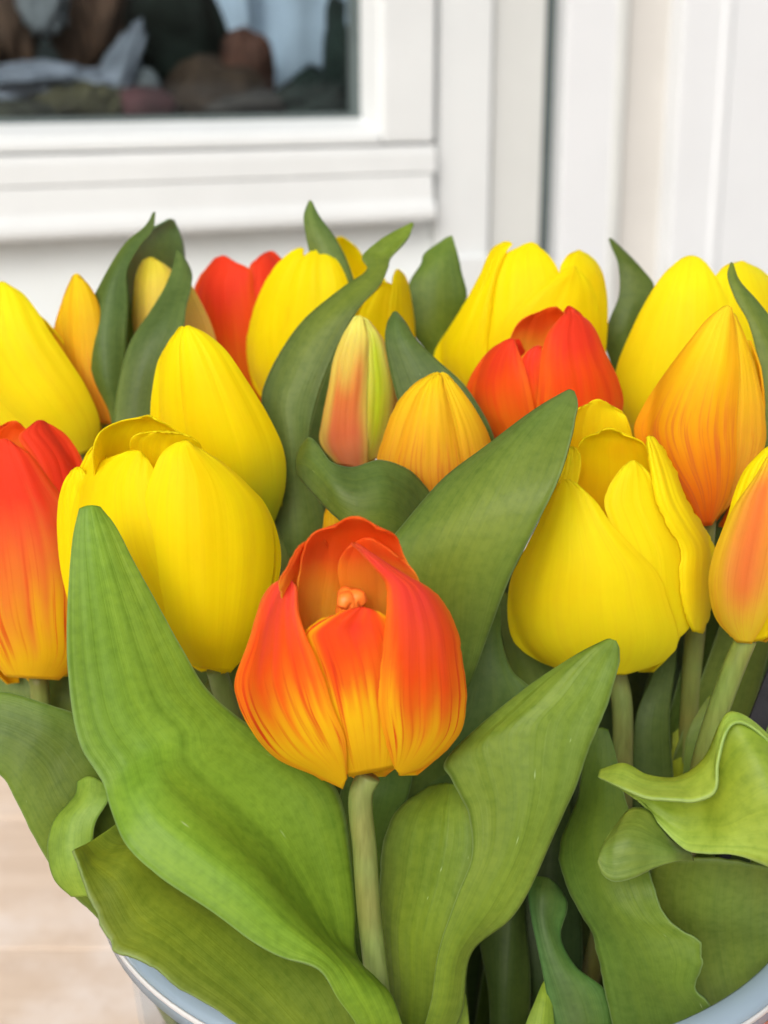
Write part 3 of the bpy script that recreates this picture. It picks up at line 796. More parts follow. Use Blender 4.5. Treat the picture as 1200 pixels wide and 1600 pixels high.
# --- open orange tulip at the front
B = Body((578, 1222), (556, 832), 38.2, 35.4, 181, prof=([-.2, 0, .04, .12, .25, .38, .55, .72, .85, .95, 1.0, 1.2], [.2, .40, .62, .86, .99, 1.0, .92, .76, .60, .48, .40, .3]))
t_front, _ = flower('open orange and red tulip facing the viewer at the front centre', B, [
    PT([(470, 1000, 610, 1000), (462, 950, 640, 945), (468, 895, 650, 905), (478, 850, 632, 872), (496, 830, 616, 836), (524, 823, 588, 825)], back=True, off=1.3, pal='fire', bulge=.1, curl=.5, seed=3, ragged=1.5),
    PT([(448, 985, 500, 985), (440, 930, 500, 935), (436, 908, 492, 895), (450, 884, 498, 876), (466, 854, 512, 860), (480, 845, 512, 850)], back=True, off=1.25, pal='fire', bulge=.15, seed=5, ragged=1.5),
    PT([(555, 985, 640, 985), (535, 930, 650, 945), (528, 885, 655, 910), (540, 858, 640, 885), (556, 848, 615, 866)], back=True, off=1.7, pal='fire', bulge=.15, seed=6),
    PT([(545, 1213, 618, 1199), (528, 1160, 628, 1150), (512, 1100, 632, 1100), (498, 1050, 628, 1040), (486, 1015, 620, 1000), (481, 992, 612, 975), (496, 978, 604, 964), (530, 958, 590, 956), (555, 952, 572, 952)], off=.02, pal='fire_mid', bulge=.16, seed=9),
    PT([(478, 1012, 530, 1040), (472, 1000, 520, 1010), (476, 988, 525, 985), (488, 976, 545, 968), (505, 966, 560, 962)], off=-.2, pal='fire_mid', bulge=.02, seed=12),
    PT([(536, 1232, 541, 1216), (492, 1211, 541, 1188), (432, 1184, 538, 1150), (388, 1132, 520, 1105), (367, 1070, 504, 1053), (388, 1005, 480, 998), (410, 935, 466, 955), (428, 912, 463, 918), (440, 907, 456, 908)], off=.30, bulge=.14, seed=14, ragged=1.0),
    PT([(617, 1200, 626, 1211), (611, 1183, 668, 1195), (601, 1150, 716, 1148), (591, 1095, 728, 1095), (594, 1045, 722, 1035), (600, 1000, 714, 985), (605, 945, 690, 938), (603, 912, 668, 918), (583, 885, 640, 902), (561, 860, 604, 880), (548, 849, 562, 852)], off=.32, bulge=.14, seed=18, ragged=1.6),
], 'fire', 'fire', stem=[(577, 1212, 38), (564, 1240, 38.1), (570, 1330, 38.4), (576, 1420, 38.8), (590, 1540, 39.3), (605, 1650, 40)], stem_r=.0033, stem_col=(.20, .26, .07), backtop=.62, shrink=.8)
# pistil seen inside the open flower
org = np.array(t_front.location)
pts = [P(552, 1060, 36.6), P(550, 1000, 36.1), P(547, 955, 35.6), P(546, 938, 35.45)]
pist = tube('pistil', pts, [.0030, .0032, .0038, .0030], [(.85, .22, .02)] * 4, M['stem'], t_front)
for k in range(3):
    a = k * 2.1
    c = P(546, 940, 35.4)
    pp = [c, c + np.array([math.cos(a) * .0022, math.sin(a) * .0022, .0010]), c + np.array([math.cos(a) * .0036, math.sin(a) * .0036, -.0004])]
    st = tube('stigma_lobe', pp, [.0030, .0022, .0012], [(.88, .22, .03)] * 3, M['stem'], t_front)
# --- big yellow tulip front left
B = Body((335, 1052), (228, 668), 43.2, 40.8, 168, prof=([-.2, 0, .04, .12, .25, .42, .58, .74, .86, .95, 1.0, 1.2], [.2, .36, .56, .82, .97, 1.0, .97, .84, .70, .56, .44, .3]))
t_y1, _ = flower('big rounded yellow tulip at front left, just open at the top', B, [
    PT([(150, 760, 260, 755), (146, 725, 290, 720), (147, 694, 305, 702), (158, 674, 296, 688), (190, 658, 268, 668), (222, 653, 240, 654)], back=True, off=1.4, bulge=.1, pal='y_or', curl=.3, seed=2),
    PT([(215, 755, 290, 745), (205, 715, 305, 720), (206, 684, 314, 698), (232, 675, 300, 684), (262, 677, 285, 680)], back=True, off=2.1, bulge=.1, seed=4),
    PT([(345, 1052, 353, 1051), (360, 1015, 390, 1012), (372, 960, 420, 950), (380, 895, 438, 885), (378, 830, 432, 830), (366, 785, 410, 782), (366, 752, 384, 756)], off=-.05, bulge=.1, seed=6),
    PT([(112, 960, 190, 980), (94, 880, 160, 880), (90, 800, 150, 800), (96, 763, 144, 770), (108, 740, 138, 746), (117, 732, 129, 734)], off=.02, bulge=.12, seed=8),
    PT([(125, 775, 175, 760), (122, 740, 172, 732), (132, 715, 168, 716), (144, 699, 156, 702)], off=-.25, bulge=.05, seed=10),
    PT([(292, 1036, 346, 1050), (190, 1000, 335, 1010), (130, 930, 310, 930), (112, 860, 275, 860), (114, 795, 254, 795), (128, 752, 243, 750), (156, 722, 238, 728), (190, 709, 226, 713)], off=.14, bulge=.12, seed=12),
    PT([(312, 1043, 360, 1050), (262, 1003, 394, 1008), (236, 935, 418, 935), (224, 855, 428, 868), (226, 780, 418, 800), (242, 730, 384, 755), (254, 708, 346, 722), (272, 694, 316, 704), (286, 690, 298, 693)], off=.30, bulge=.14, seed=15),
], 'y', 'yellow', stem=[(338, 1046, 43), (350, 1085, 43.4), (372, 1160, 44), (400, 1300, 44.5)], stem_r=.0033)

# --- yellow bud behind it
B = Body((416, 822), (291, 510), 46.4, 44.0, 100)
t_y2, _ = flower('smooth closed yellow tulip with a greenish base behind the big yellow one', B, [
    PT([(250, 770, 340, 775), (238, 710, 325, 710), (235, 655, 312, 655), (238, 610, 302, 610), (248, 562, 294, 562), (265, 532, 291, 532), (280, 512, 289, 512)], off=0, bulge=.08, seed=3, pal='y_green'),
    PT([(375, 800, 426, 822), (318, 745, 445, 762), (296, 690, 443, 705), (287, 640, 419, 650), (283, 590, 386, 596), (281, 550, 352, 547), (284, 524, 322, 522), (289, 511, 302, 512)], off=.2, bulge=.12, seed=6, pal='y_green'),
], 'y_green', 'yellow', shrink=.6, backtop=.7)

# --- red tulip cut by the left edge
B = Body((62, 1070), (8, 665), 45.6, 43.4, 128, prof=([-.2, 0, .04, .12, .25, .42, .58, .74, .86, .95, 1.0, 1.2], [.2, .42, .64, .86, .98, 1.0, .95, .84, .72, .56, .46, .3]))
t_r1, _ = flower('red tulip fading to streaked yellow at the left edge of the photo', B, [
    PT([(-60, 740, 60, 740), (-50, 705, 50, 705), (-20, 675, 48, 680), (4, 665, 34, 665)], back=True, off=.1, bulge=.1, seed=3, pal='fire_red'),
    PT([(-70, 1000, -20, 1040), (-105, 940, -40, 960), (-115, 860, -40, 860), (-105, 780, -50, 780), (-80, 730, -50, 730), (-60, 712, -52, 712)], off=0, bulge=.1, seed=4),
    PT([(64, 930, 140, 930), (76, 870, 138, 870), (80, 800, 136, 800), (64, 750, 134, 752), (50, 716, 128, 718), (36, 696, 112, 690), (30, 682, 94, 672), (50, 664, 74, 662)], off=.08, bulge=.10, seed=6, pal='fire_red'),
    PT([(10, 1057, 92, 1062), (-20, 1020, 128, 1028), (-55, 960, 140, 970), (-72, 880, 140, 890), (-70, 800, 112, 800), (-58, 745, 78, 752), (-42, 712, 48, 712), (-14, 696, 22, 694)], off=.28, bulge=.14, seed=10, pal='fire_left'),
], 'fire_left', 'fire')

# --- yellow tulip at upper left edge
B = Body((140, 712), (-18, 448), 50.6, 48.8, 98)
t_y3, _ = flower('yellow tulip leaning left out of the photo at the upper left edge', B, [
    PT([(95, 726, 128, 715), (28, 722, 108, 695), (-40, 680, 70, 645), (-80, 620, 30, 605), (-92, 560, 0, 565), (-80, 500, -30, 530)], off=0, bulge=.1, seed=3, pal='y_lemon'),
    PT([(108, 718, 146, 702), (62, 680, 156, 662), (14, 640, 136, 608), (-28, 590, 106, 560), (-50, 535, 80, 522), (-45, 485, 56, 484), (-28, 456, 34, 458), (-8, 446, 14, 446)], off=.22, bulge=.12, seed=6, pal='y_lemon'),
], 'y_lemon', 'yellow', shrink=.6, backtop=.7)

# --- slim orange-yellow bud
B = Body((170, 668), (118, 430), 50.5, 49.2, 43)
t_o1, _ = flower('slim golden tulip bud between the left edge tulip and the enclosing leaves', B, [
    PT([(122, 622, 172, 660), (93, 572, 150, 590), (83, 525, 125, 530), (91, 488, 115, 490), (103, 455, 115, 455), (113, 432, 118, 432)], off=0, bulge=.05, seed=3),
    PT([(150, 660, 178, 664), (125, 610, 174, 610), (112, 560, 168, 560), (108, 510, 161, 510), (109, 470, 152, 470), (112, 445, 138, 445), (115, 430, 124, 430)], off=.12, bulge=.06, seed=5),
], 'gold2', 'bud', stem_r=.0028)

# --- pale bud in leaves
B = Body((286, 640), (236, 406), 52.5, 51.2, 60)
t_p1, _ = flower('pale yellow bud wrapped between two upright dark leaves at upper left', B, [
    PT([(262, 630, 330, 600), (250, 580, 340, 555), (245, 520, 333, 515), (250, 470, 313, 470), (248, 435, 290, 435), (242, 415, 262, 418)], off=0, bulge=.06, seed=3),
    PT([(240, 620, 290, 630), (218, 570, 286, 570), (209, 520, 280, 520), (208, 470, 276, 470), (213, 430, 272, 430), (222, 409, 258, 414), (230, 404, 244, 406)], off=.15, bulge=.08, seed=5, ragged=1),
], 'palebud', 'bud', stem_r=.0028)

# --- red tulip at the back
B = Body((385, 640), (380, 400), 55.5, 54.3, 78, prof=([-.2, 0, .06, .15, .3, .45, .6, .75, .88, .97, 1.0, 1.2], [.15, .34, .58, .80, .96, 1.0, .98, .92, .82, .66, .5, .2]))
t_r2, _ = flower('plain red tulip at the back, between the pale bud and a yellow tulip', B, [
    PT([(388, 600, 430, 600), (388, 530, 455, 530), (388, 470, 456, 470), (389, 432, 450, 432), (392, 413, 444, 410), (408, 399, 434, 399)], off=0, bulge=.08, seed=3),
    PT([(352, 640, 404, 640), (326, 585, 404, 585), (309, 525, 402, 525), (303, 475, 400, 480), (306, 443, 395, 445), (322, 420, 391, 422), (336, 404, 368, 410), (343, 402, 358, 404)], off=.15, bulge=.08, seed=5, ragged=1.5),
], 'fire_red', 'fire')

# --- wide yellow at the back
B = Body((516, 660), (516, 378), 53.6, 52.0, 133, prof=([-.2, 0, .06, .15, .3, .45, .6, .75, .88, .97, 1.0, 1.2], [.15, .34, .58, .80, .96, 1.0, .98, .94, .82, .62, .5, .2]))
t_y4, _ = flower('wide yellow tulip at the back half hidden by the long pointed leaves', B, [
    PT([(470, 520, 600, 520), (468, 460, 592, 460), (485, 415, 575, 418), (510, 382, 558, 388), (524, 374, 542, 375)], back=True, off=.2, bulge=.1, seed=3),
    PT([(560, 640, 600, 620), (545, 560, 645, 560), (555, 512, 648, 518), (565, 482, 642, 470), (582, 456, 632, 452), (597, 443, 612, 446)], off=-.1, bulge=.08, seed=4),
    PT([(616, 560, 648, 540), (606, 500, 646, 500), (611, 455, 640, 455), (614, 432, 632, 430), (619, 422, 624, 422)], off=.12, bulge=.08, seed=5, ragged=1.2),
    PT([(430, 650, 500, 650), (396, 600, 492, 600), (386, 555, 484, 555), (389, 515, 474, 515), (402, 468, 470, 470), (428, 420, 474, 430), (452, 396, 474, 405), (466, 388, 474, 390)], off=.06, bulge=.08, seed=7, ragged=1.2),
    PT([(450, 650, 560, 650), (434, 580, 560, 580), (440, 510, 556, 510), (452, 450, 546, 450), (466, 410, 530, 412), (486, 392, 512, 393)], off=.2, bulge=.1, seed=9),
], 'y', 'yellow')

# --- pink green bud
B = Body((556, 738), (563, 494), 47.2, 45.6, 61)
t_p2, _ = flower('slender pale bud flushed pink and lime green in the middle', B, [
    PT([(592, 690, 612, 660), (600, 620, 624, 618), (592, 565, 612, 572), (584, 530, 600, 535)], off=-.1, bulge=.05, seed=3, pal='peach'),
    PT([(562, 730, 588, 716), (563, 690, 606, 682), (562, 640, 617, 640), (563, 600, 619, 600), (565, 560, 610, 568), (566, 522, 598, 530), (562, 497, 578, 503)], off=.04, bulge=.08, seed=5, pal='peachgreen'),
    PT([(526, 724, 574, 735), (501, 692, 574, 700), (504, 655, 572, 655), (514, 604, 572, 608), (522, 560, 574, 563), (538, 520, 574, 522), (553, 496, 567, 497)], off=.2, bulge=.1, seed=8),
], 'peach', 'bud', stem_r=.0028)

# --- yellow orange bud in the middle
B = Body((668, 800), (688, 584), 45.2, 43.6, 92)
t_o2, _ = flower('squat golden yellow tulip with folded petals in the middle of the bunch', B, [
    PT([(600, 760, 660, 780), (590, 718, 650, 735), (599, 684, 655, 690), (612, 648, 662, 645), (628, 620, 672, 615), (652, 597, 684, 594), (673, 585, 688, 584)], off=0, bulge=.08, seed=3, ragged=.8),
    PT([(700, 780, 745, 760), (714, 740, 768, 715), (708, 685, 764, 683), (700, 640, 742, 640), (693, 607, 716, 604), (688, 583, 702, 588)], off=.04, bulge=.08, seed=5),
    PT([(640, 790, 712, 785), (614, 740, 720, 740), (624, 690, 713, 690), (641, 640, 702, 640), (655, 612, 695, 610), (674, 590, 690, 588)], off=.22, bulge=.1, seed=8, ragged=1.2),
], 'gold2', 'bud')

# --- red tulip right of centre
B = Body((858, 728), (862, 488), 47.4, 45.7, 119, prof=([-.2, 0, .06, .15, .3, .45, .6, .75, .88, .97, 1.0, 1.2], [.15, .34, .58, .82, .98, 1.0, .94, .82, .66, .5, .42, .2]))
t_r3, _ = flower('half open scarlet tulip in front of the upright yellow one right of centre', B, [
    PT([(790, 590, 900, 590), (792, 550, 910, 550), (804, 514, 900, 515), (820, 497, 886, 495), (845, 487, 876, 485)], back=True, off=.1, bulge=.1, seed=3),
    PT([(875, 540, 935, 540), (880, 505, 920, 505), (882, 486, 905, 488), (886, 480, 896, 482)], off=-.3, bulge=.05, seed=4),
    PT([(805, 660, 856, 655), (806, 610, 856, 605), (806, 575, 852, 575), (816, 556, 850, 552), (828, 546, 848, 543)], off=-.15, bulge=.08, seed=5, pal='fire_mid'),
    PT([(772, 692, 850, 705), (736, 645, 838, 655), (729, 606, 828, 604), (745, 572, 820, 575), (765, 548, 813, 556), (784, 535, 808, 543), (795, 530, 804, 533)], off=.06, bulge=.1, seed=7, pal='fire_red'),
    PT([(842, 690, 930, 700), (838, 640, 972, 640), (842, 595, 966, 595), (846, 555, 946, 553), (856, 522, 930, 516), (872, 500, 916, 499), (884, 490, 902, 492)], off=.22, bulge=.12, seed=10, pal='fire_red'),
], 'fire_red', 'fire')

# --- yellow tulip back right
B = Body((806, 668), (852, 384), 52.8, 51.0, 134, prof=([-.2, 0, .06, .15, .3, .45, .6, .75, .88, .97, 1.0, 1.2], [.15, .34, .58, .82, .98, 1.02, 1.0, .92, .78, .62, .5, .2]))
t_y5, _ = flower('tall yellow tulip with overlapping petals behind the scarlet one', B, [
    PT([(880, 580, 944, 570), (878, 510, 949, 505), (876, 452, 947, 455), (876, 416, 938, 420), (890, 397, 922, 400), (900, 393, 910, 394)], off=-.05, bulge=.1, seed=3),
    PT([(750, 620, 860, 620), (757, 545, 874, 540), (760, 480, 882, 480), (768, 430, 874, 428), (784, 401, 858, 400), (812, 386, 842, 386)], off=.0, bulge=.1, seed=5),
    PT([(776, 640, 880, 650), (776, 590, 925, 590), (780, 545, 940, 540), (784, 505, 935, 488), (822, 464, 928, 454), (858, 438, 914, 432), (884, 420, 902, 421)], off=.18, bulge=.1, seed=7),
    PT([(722, 640, 792, 650), (692, 590, 775, 605), (678, 556, 762, 556), (718, 488, 766, 488), (750, 430, 776, 432), (768, 390, 790, 396), (784, 379, 800, 382)], off=.24, bulge=.08, seed=9, ragged=1),
], 'y', 'yellow')

# --- yellow tulip far right
B = Body((1100, 730), (1100, 402), 50.8, 49.2, 142, prof=([-.2, 0, .06, .15, .3, .45, .6, .75, .88, .97, 1.0, 1.2], [.15, .34, .58, .82, .98, 1.0, .98, .9, .76, .58, .45, .2]))
t_y6, _ = flower('large yellow tulip at upper right behind the golden bud', B, [
    PT([(1080, 640, 1200, 650), (1095, 560, 1238, 560), (1108, 490, 1236, 490), (1116, 435, 1210, 442), (1136, 414, 1186, 420), (1150, 412, 1170, 414)], off=-.1, bulge=.1, seed=3, ragged=.8),
    PT([(992, 700, 1090, 710), (964, 640, 1140, 650), (963, 580, 1152, 590), (988, 514, 1150, 530), (1010, 470, 1138, 478), (1036, 430, 1120, 436), (1056, 411, 1104, 413)], off=.18, bulge=.14, seed=6, pal='y_lemon'),
], 'y_lemon', 'yellow')

# --- orange-yellow bud right
B = Body((1102, 828), (1136, 480), 44.6, 42.4, 104)
t_o3, _ = flower('pointed golden tulip with orange streaks at its base above the right yellow one', B, [
    PT([(1100, 820, 1130, 800), (1130, 765, 1176, 742), (1140, 715, 1194, 698), (1144, 668, 1196, 665), (1148, 625, 1190, 618), (1150, 575, 1178, 568), (1146, 530, 1166, 532), (1139, 488, 1150, 494)], off=0, bulge=.06, seed=3, pal='gold2'),
    PT([(1096, 822, 1112, 820), (1056, 766, 1138, 775), (1010, 716, 1150, 722), (991, 672, 1150, 670), (1006, 634, 1152, 625), (1042, 580, 1154, 575), (1080, 530, 1151, 530), (1108, 497, 1146, 497), (1130, 480, 1142, 481)], off=.22, bulge=.14, seed=6),
], 'gold', 'bud')

# --- open yellow tulip right
B = Body((958, 1058), (952, 668), 44.4, 42.2, 160, prof=([-.2, 0, .04, .12, .25, .42, .58, .74, .86, .95, 1.0, 1.2], [.2, .42, .64, .86, .98, 1.0, .93, .78, .62, .5, .42, .2]))
t_y7, _ = flower('open yellow tulip at right with a ragged petal edge and visible hollow', B, [
    PT([(890, 780, 1000, 780), (885, 720, 992, 710), (888, 672, 984, 668), (902, 640, 972, 644), (920, 632, 952, 633)], back=True, off=-.5, bulge=.1, seed=3),
    PT([(900, 850, 1010, 850), (895, 790, 1022, 790), (898, 735, 1020, 735), (902, 702, 1014, 708), (914, 684, 1002, 690), (936, 677, 975, 680)], back=True, off=1.1, bulge=.1, curl=.3, seed=4, pal='y_or'),
    PT([(850, 830, 902, 810), (862, 780, 902, 760), (876, 735, 908, 722), (884, 708, 904, 706), (892, 698, 898, 700)], off=-.3, bulge=.06, seed=5),
    PT([(990, 1045, 1040, 1015), (985, 985, 1080, 972), (978, 920, 1074, 905), (970, 870, 1070, 855), (955, 822, 1052, 820), (944, 786, 1036, 784), (954, 756, 1024, 752), (971, 732, 1008, 732), (984, 722, 995, 723)], off=.05, bulge=.12, seed=7, ragged=1.2),
    PT([(1082, 986, 1097, 990), (1068, 950, 1110, 955), (1062, 900, 1117, 892), (1064, 858, 1116, 855), (1046, 826, 1096, 818), (1027, 786, 1072, 780), (1018, 744, 1056, 738), (1012, 706, 1038, 704), (1010, 684, 1022, 684)], off=.42, bulge=.08, seed=9, ragged=3.2),
    PT([(905, 1051, 975, 1054), (850, 1036, 1030, 1036), (806, 1006, 1056, 1012), (794, 968, 1058, 985), (797, 912, 1047, 950), (815, 870, 1028, 897), (837, 827, 987, 853), (856, 787, 954, 817), (870, 760, 927, 780), (878, 753, 900, 755)], off=.26, bulge=.16, seed=11, ragged=1.0),
], 'y_lemon', 'yellow', stem=[(962, 1050, 44.2), (971, 1090, 44.3), (973, 1180, 44.6), (968, 1300, 45)], stem_r=.0033, stem_col=(.15, .20, .05), backtop=.66)

# --- tulip at the right edge
B = Body((1168, 1005), (1216, 700), 41.6, 39.6, 86)
t_o4, _ = flower('closed yellow tulip with an orange flame on its petal at the right edge', B, [
    PT([(1170, 1003, 1192, 1000), (1180, 965, 1262, 950), (1190, 915, 1292, 900), (1200, 860, 1292, 850), (1210, 800, 1272, 790), (1215, 740, 1246, 740)], off=0, bulge=.08, seed=3, pal='y'),
    PT([(1115, 905, 1160, 900), (1122, 850, 1180, 840), (1138, 805, 1190, 790), (1147, 773, 1200, 760), (1165, 733, 1212, 720), (1194, 702, 1222, 697)], off=.02, bulge=.08, seed=5, pal='y'),
    PT([(1152, 1003, 1174, 1005), (1120, 968, 1196, 968), (1108, 915, 1215, 915), (1114, 870, 1226, 862), (1130, 828, 1232, 805), (1150, 788, 1232, 755), (1178, 748, 1226, 722), (1198, 716, 1214, 710)], off=.2, bulge=.12, seed=8),
], 'rim_orange', 'bud', stem=[(1166, 998, 41.4), (1150, 1035, 41.6), (1124, 1105, 42), (1098, 1190, 42.6), (1080, 1290, 43.4)], stem_r=.0033, stem_col=(.17, .24, .05))

# --- bud mostly hidden behind the front flower
B = Body((560, 905), (520, 782), 45.6, 44.8, 44)
t_o5, _ = flower('small orange yellow bud tip peeping out above the front tulip', B, [
    PT([(515, 880, 590, 880), (506, 830, 570, 840), (508, 800, 545, 808), (514, 784, 524, 786)], off=.1, bulge=.06, seed=3),
], 'gold2', 'bud', stem_r=.0028)

# --- pink tulip low down outside the bucket at the lower right corner
B = Body((1180, 1740), (1235, 1572), 37.5, 36.0, 74)
t_pk, _ = flower('pale pink tulip low behind the clear bucket wall at the lower right corner', Body((1185, 1745), (1215, 1578), 42.2, 41.2, 62), [
    PT([(1150, 1740, 1190, 1745), (1138, 1690, 1190, 1690), (1145, 1640, 1200, 1640), (1168, 1605, 1208, 1605), (1192, 1584, 1212, 1584)], off=.0, seed=3),
    PT([(1180, 1745, 1215, 1742), (1175, 1690, 1245, 1690), (1180, 1640, 1258, 1640), (1195, 1604, 1246, 1604), (1208, 1582, 1226, 1582)], off=.2, seed=5),
], 'rose', 'bud')

# ================================================================== LEAVES
L = leaf
# front left: broad bright leaf
L(t_y1, [[[(565, 1650, 38), (600, 1645, 38.4), (640, 1645, 38.8)], [(556, 1600, 37), (592, 1590, 37.2), (628, 1598, 37.6)], [(528, 1560, 36.6), (572, 1548, 36.8), (612, 1556, 37.6)],
      [(500, 1517, 36.2), (545, 1510, 36.9), (588, 1530, 37.9)], [(440, 1496, 36), (478, 1468, 36.5), (515, 1465, 38.1), (557, 1490, 38.8)],
      [(398, 1474, 35.9), (442, 1436, 36.4), (490, 1415, 38.3), (556, 1420, 39.2)], [(330, 1424, 35.8), (384, 1376, 36.2), (448, 1340, 38.2), (548, 1330, 39.3)],
      [(250, 1370, 35.8), (312, 1318, 36.2), (395, 1275, 38.1), (528, 1235, 39.3)], [(197, 1320, 36), (256, 1272, 36.3), (340, 1225, 37.9), (470, 1180, 39.2)],
      [(177, 1272, 36.5), (228, 1232, 36.6), (300, 1190, 37.7), (420, 1152, 39)], [(160, 1222, 36.9), (245, 1160, 37.6), (365, 1115, 39)],
      [(126, 1165, 37), (210, 1110, 37.6), (320, 1072, 38.6)], [(109, 1080, 37.1), (190, 1045, 37.5), (287, 1018, 38.2)],
      [(105, 985, 37.1), (172, 965, 37.4), (250, 950, 37.9)], [(108, 900, 37.2), (157, 892, 37.3), (214, 886, 37.7)],
      [(115, 833, 37.3), (145, 828, 37.3), (180, 822, 37.6)], [(124, 795, 37.4), (140, 788, 37.4), (156, 793, 37.6)]]],
  tint=G_BRIGHT, tint2=(.13, .22, .03), seed=3, wave=.12, flute=.022, label='broad bright green leaf curving up across the yellow tulip')
# olive leaf under it, hanging over the rim
L(t_r1, [[[(430, 1660, 38.2), (500, 1650, 38.6), (570, 1650, 39)], [(362, 1594, 37.2), (440, 1570, 37.9), (560, 1550, 39)],
      [(276, 1540, 36.8), (370, 1500, 37.8), (500, 1480, 39.4)], [(222, 1504, 36.7), (310, 1450, 37.8), (425, 1420, 39.6)],
      [(177, 1482, 36.8), (250, 1400, 38), (330, 1360, 39.8)], [(150, 1420, 37.1), (205, 1345, 38.2), (262, 1310, 39.8)],
      [(126, 1362, 37.6), (160, 1335, 38.5), (215, 1292, 39.8)], [(114, 1329, 38), (140, 1316, 38.6), (192, 1280, 39.6)]]],
  tint=(.135, .19, .028), tint2=(.12, .165, .028), seed=7, wave=.14, flute=.014, ragged=7, label='olive leaf hanging over the bucket rim at lower left')
L(t_y3, [[[(230, 1530, 41.5), (280, 1500, 41.5), (340, 1460, 41.8)], [(152, 1434, 41), (210, 1385, 41), (270, 1340, 41.5)], [(104, 1386, 40.6), (160, 1290, 40.4), (205, 1220, 41)],
      [(55, 1310, 40.2), (110, 1230, 39.8), (175, 1140, 40.8)], [(32, 1264, 40), (80, 1180, 39.8), (125, 1117, 40.6)], [(4, 1214, 39.9), (40, 1150, 39.8), (72, 1100, 40.4)],
      [(-40, 1190, 39.9), (-15, 1130, 39.9), (5, 1082, 40.4)], [(-90, 1165, 40.4), (-80, 1130, 40.4), (-70, 1095, 40.4)]]],
  tint=(.075, .125, .035), tint2=(.10, .16, .04), seed=11, wave=.16, extend=False)
L(t_r1, [[[(112, 1400, 39.4), (130, 1400, 39.2), (170, 1400, 39.4)], [(86, 1374, 39.4), (112, 1365, 38.9), (156, 1365, 39.3)], [(75, 1325, 39.6), (105, 1320, 38.8), (146, 1320, 39.3)],
      [(88, 1280, 39.8), (112, 1280, 39), (150, 1285, 39.3)], [(118, 1242, 40), (138, 1245, 39.3), (170, 1250, 39.5)], [(122, 1222, 40.2), (142, 1214, 39.8), (172, 1230, 39.8)]]],
  tint=(.17, .27, .07), tint2=(.13, .22, .05), seed=13, wave=.08, extend=False, label='small pale green rolled leaf edge at the left')
L(t_y3, [[[(60, 1250, 47), (100, 1240, 47), (160, 1230, 47)], [(-30, 1110, 46.8), (60, 1112, 46.4), (130, 1125, 46.8)], [(-30, 1050, 47), (50, 1050, 46.6), (130, 1055, 47)], [(-20, 990, 47.6), (40, 990, 47.6), (110, 990, 47.8)]]],
  tint=G_MID, seed=15, extend=False)
# centre right front leaf, folded
L(t_front, [
     [[(650, 1650, 40), (670, 1650, 39.6), (695, 1650, 39.8)], [(674, 1562, 39), (698, 1565, 38.7), (722, 1578, 39.2)], [(684, 1490, 38.5), (712, 1488, 38.1), (736, 1488, 38.8)],
      [(712, 1405, 38.1), (758, 1410, 37.5), (806, 1424, 38.1)], [(738, 1330, 37.9), (798, 1325, 37.1), (858, 1318, 37.9)], [(730, 1266, 38), (812, 1248, 36.9), (898, 1232, 37.7)],
      [(704, 1216, 38.1), (808, 1180, 36.9), (924, 1160, 37.6)], [(694, 1192, 38.2), (810, 1140, 36.9), (944, 1112, 37.6)], [(740, 1144, 38.2), (852, 1096, 36.9), (958, 1070, 37.6)],
      [(826, 1073, 38), (896, 1046, 37.1), (967, 1030, 37.7)], [(900, 1024, 37.8), (932, 1012, 37.4), (967, 1012, 37.7)], [(944, 1002, 37.8), (953, 999, 37.6), (962, 1001, 37.7)]],
     [[(612, 1650, 41), (640, 1650, 40.4), (690, 1650, 40.6)], [(604, 1545, 40.6), (648, 1548, 39.5), (694, 1562, 39.5)], [(593, 1445, 40.4), (650, 1460, 39.2), (706, 1480, 38.8)],
      [(594, 1375, 40.3), (665, 1390, 39.2), (736, 1402, 38.5)], [(601, 1308, 40.4), (680, 1312, 39.1), (760, 1330, 38.5)], [(628, 1260, 40.6), (690, 1258, 39.5), (750, 1268, 38.9)], [(672, 1228, 40.6), (700, 1224, 39.9), (728, 1232, 39.4)]]],
  tint=(.105, .175, .035), tint2=(.115, .18, .045), seed=21, wave=.07, flute=.055, ragged=2, label='broad folded green leaf rising to a point before the open yellow tulip')
# curled bright leaf at right
L(t_o4, [[[(1290, 1330, 38.4), (1295, 1340, 38), (1300, 1400, 38), (1310, 1460, 38)],
      [(1200, 1162, 37), (1212, 1168, 37.2), (1262, 1260, 36.8), (1282, 1392, 36.8)],
      [(1146, 1134, 36.8), (1150, 1116, 37.2), (1200, 1220, 36.4), (1232, 1366, 36.4)],
      [(1124, 1190, 36.5), (1128, 1128, 37.2), (1165, 1240, 36.6), (1182, 1346, 36.6)],
      [(1116, 1238, 36.2), (1106, 1180, 37.2), (1130, 1270, 37), (1142, 1335, 36.8)],
      [(1085, 1252, 36.2), (1080, 1206, 37.3), (1100, 1275, 37.6), (1102, 1334, 37.2)],
      [(1052, 1250, 36.3), (1050, 1217, 37.3), (1060, 1275, 38), (1070, 1327, 37.6)],
      [(1010, 1246, 36.5), (1010, 1213, 37.4), (1020, 1256, 38.2), (1032, 1291, 38)],
      [(968, 1230, 36.9), (975, 1195, 37.6), (985, 1236, 38.1), (993, 1247, 38.2)],
      [(935, 1215, 37.7), (938, 1204, 37.9), (945, 1213, 38), (950, 1222, 38)]]],
  tint=G_LIME, tint2=(.24, .33, .09), seed=25, wave=.09, flute=.035, extend=False, label='lime green leaf with a rolled lip at right')
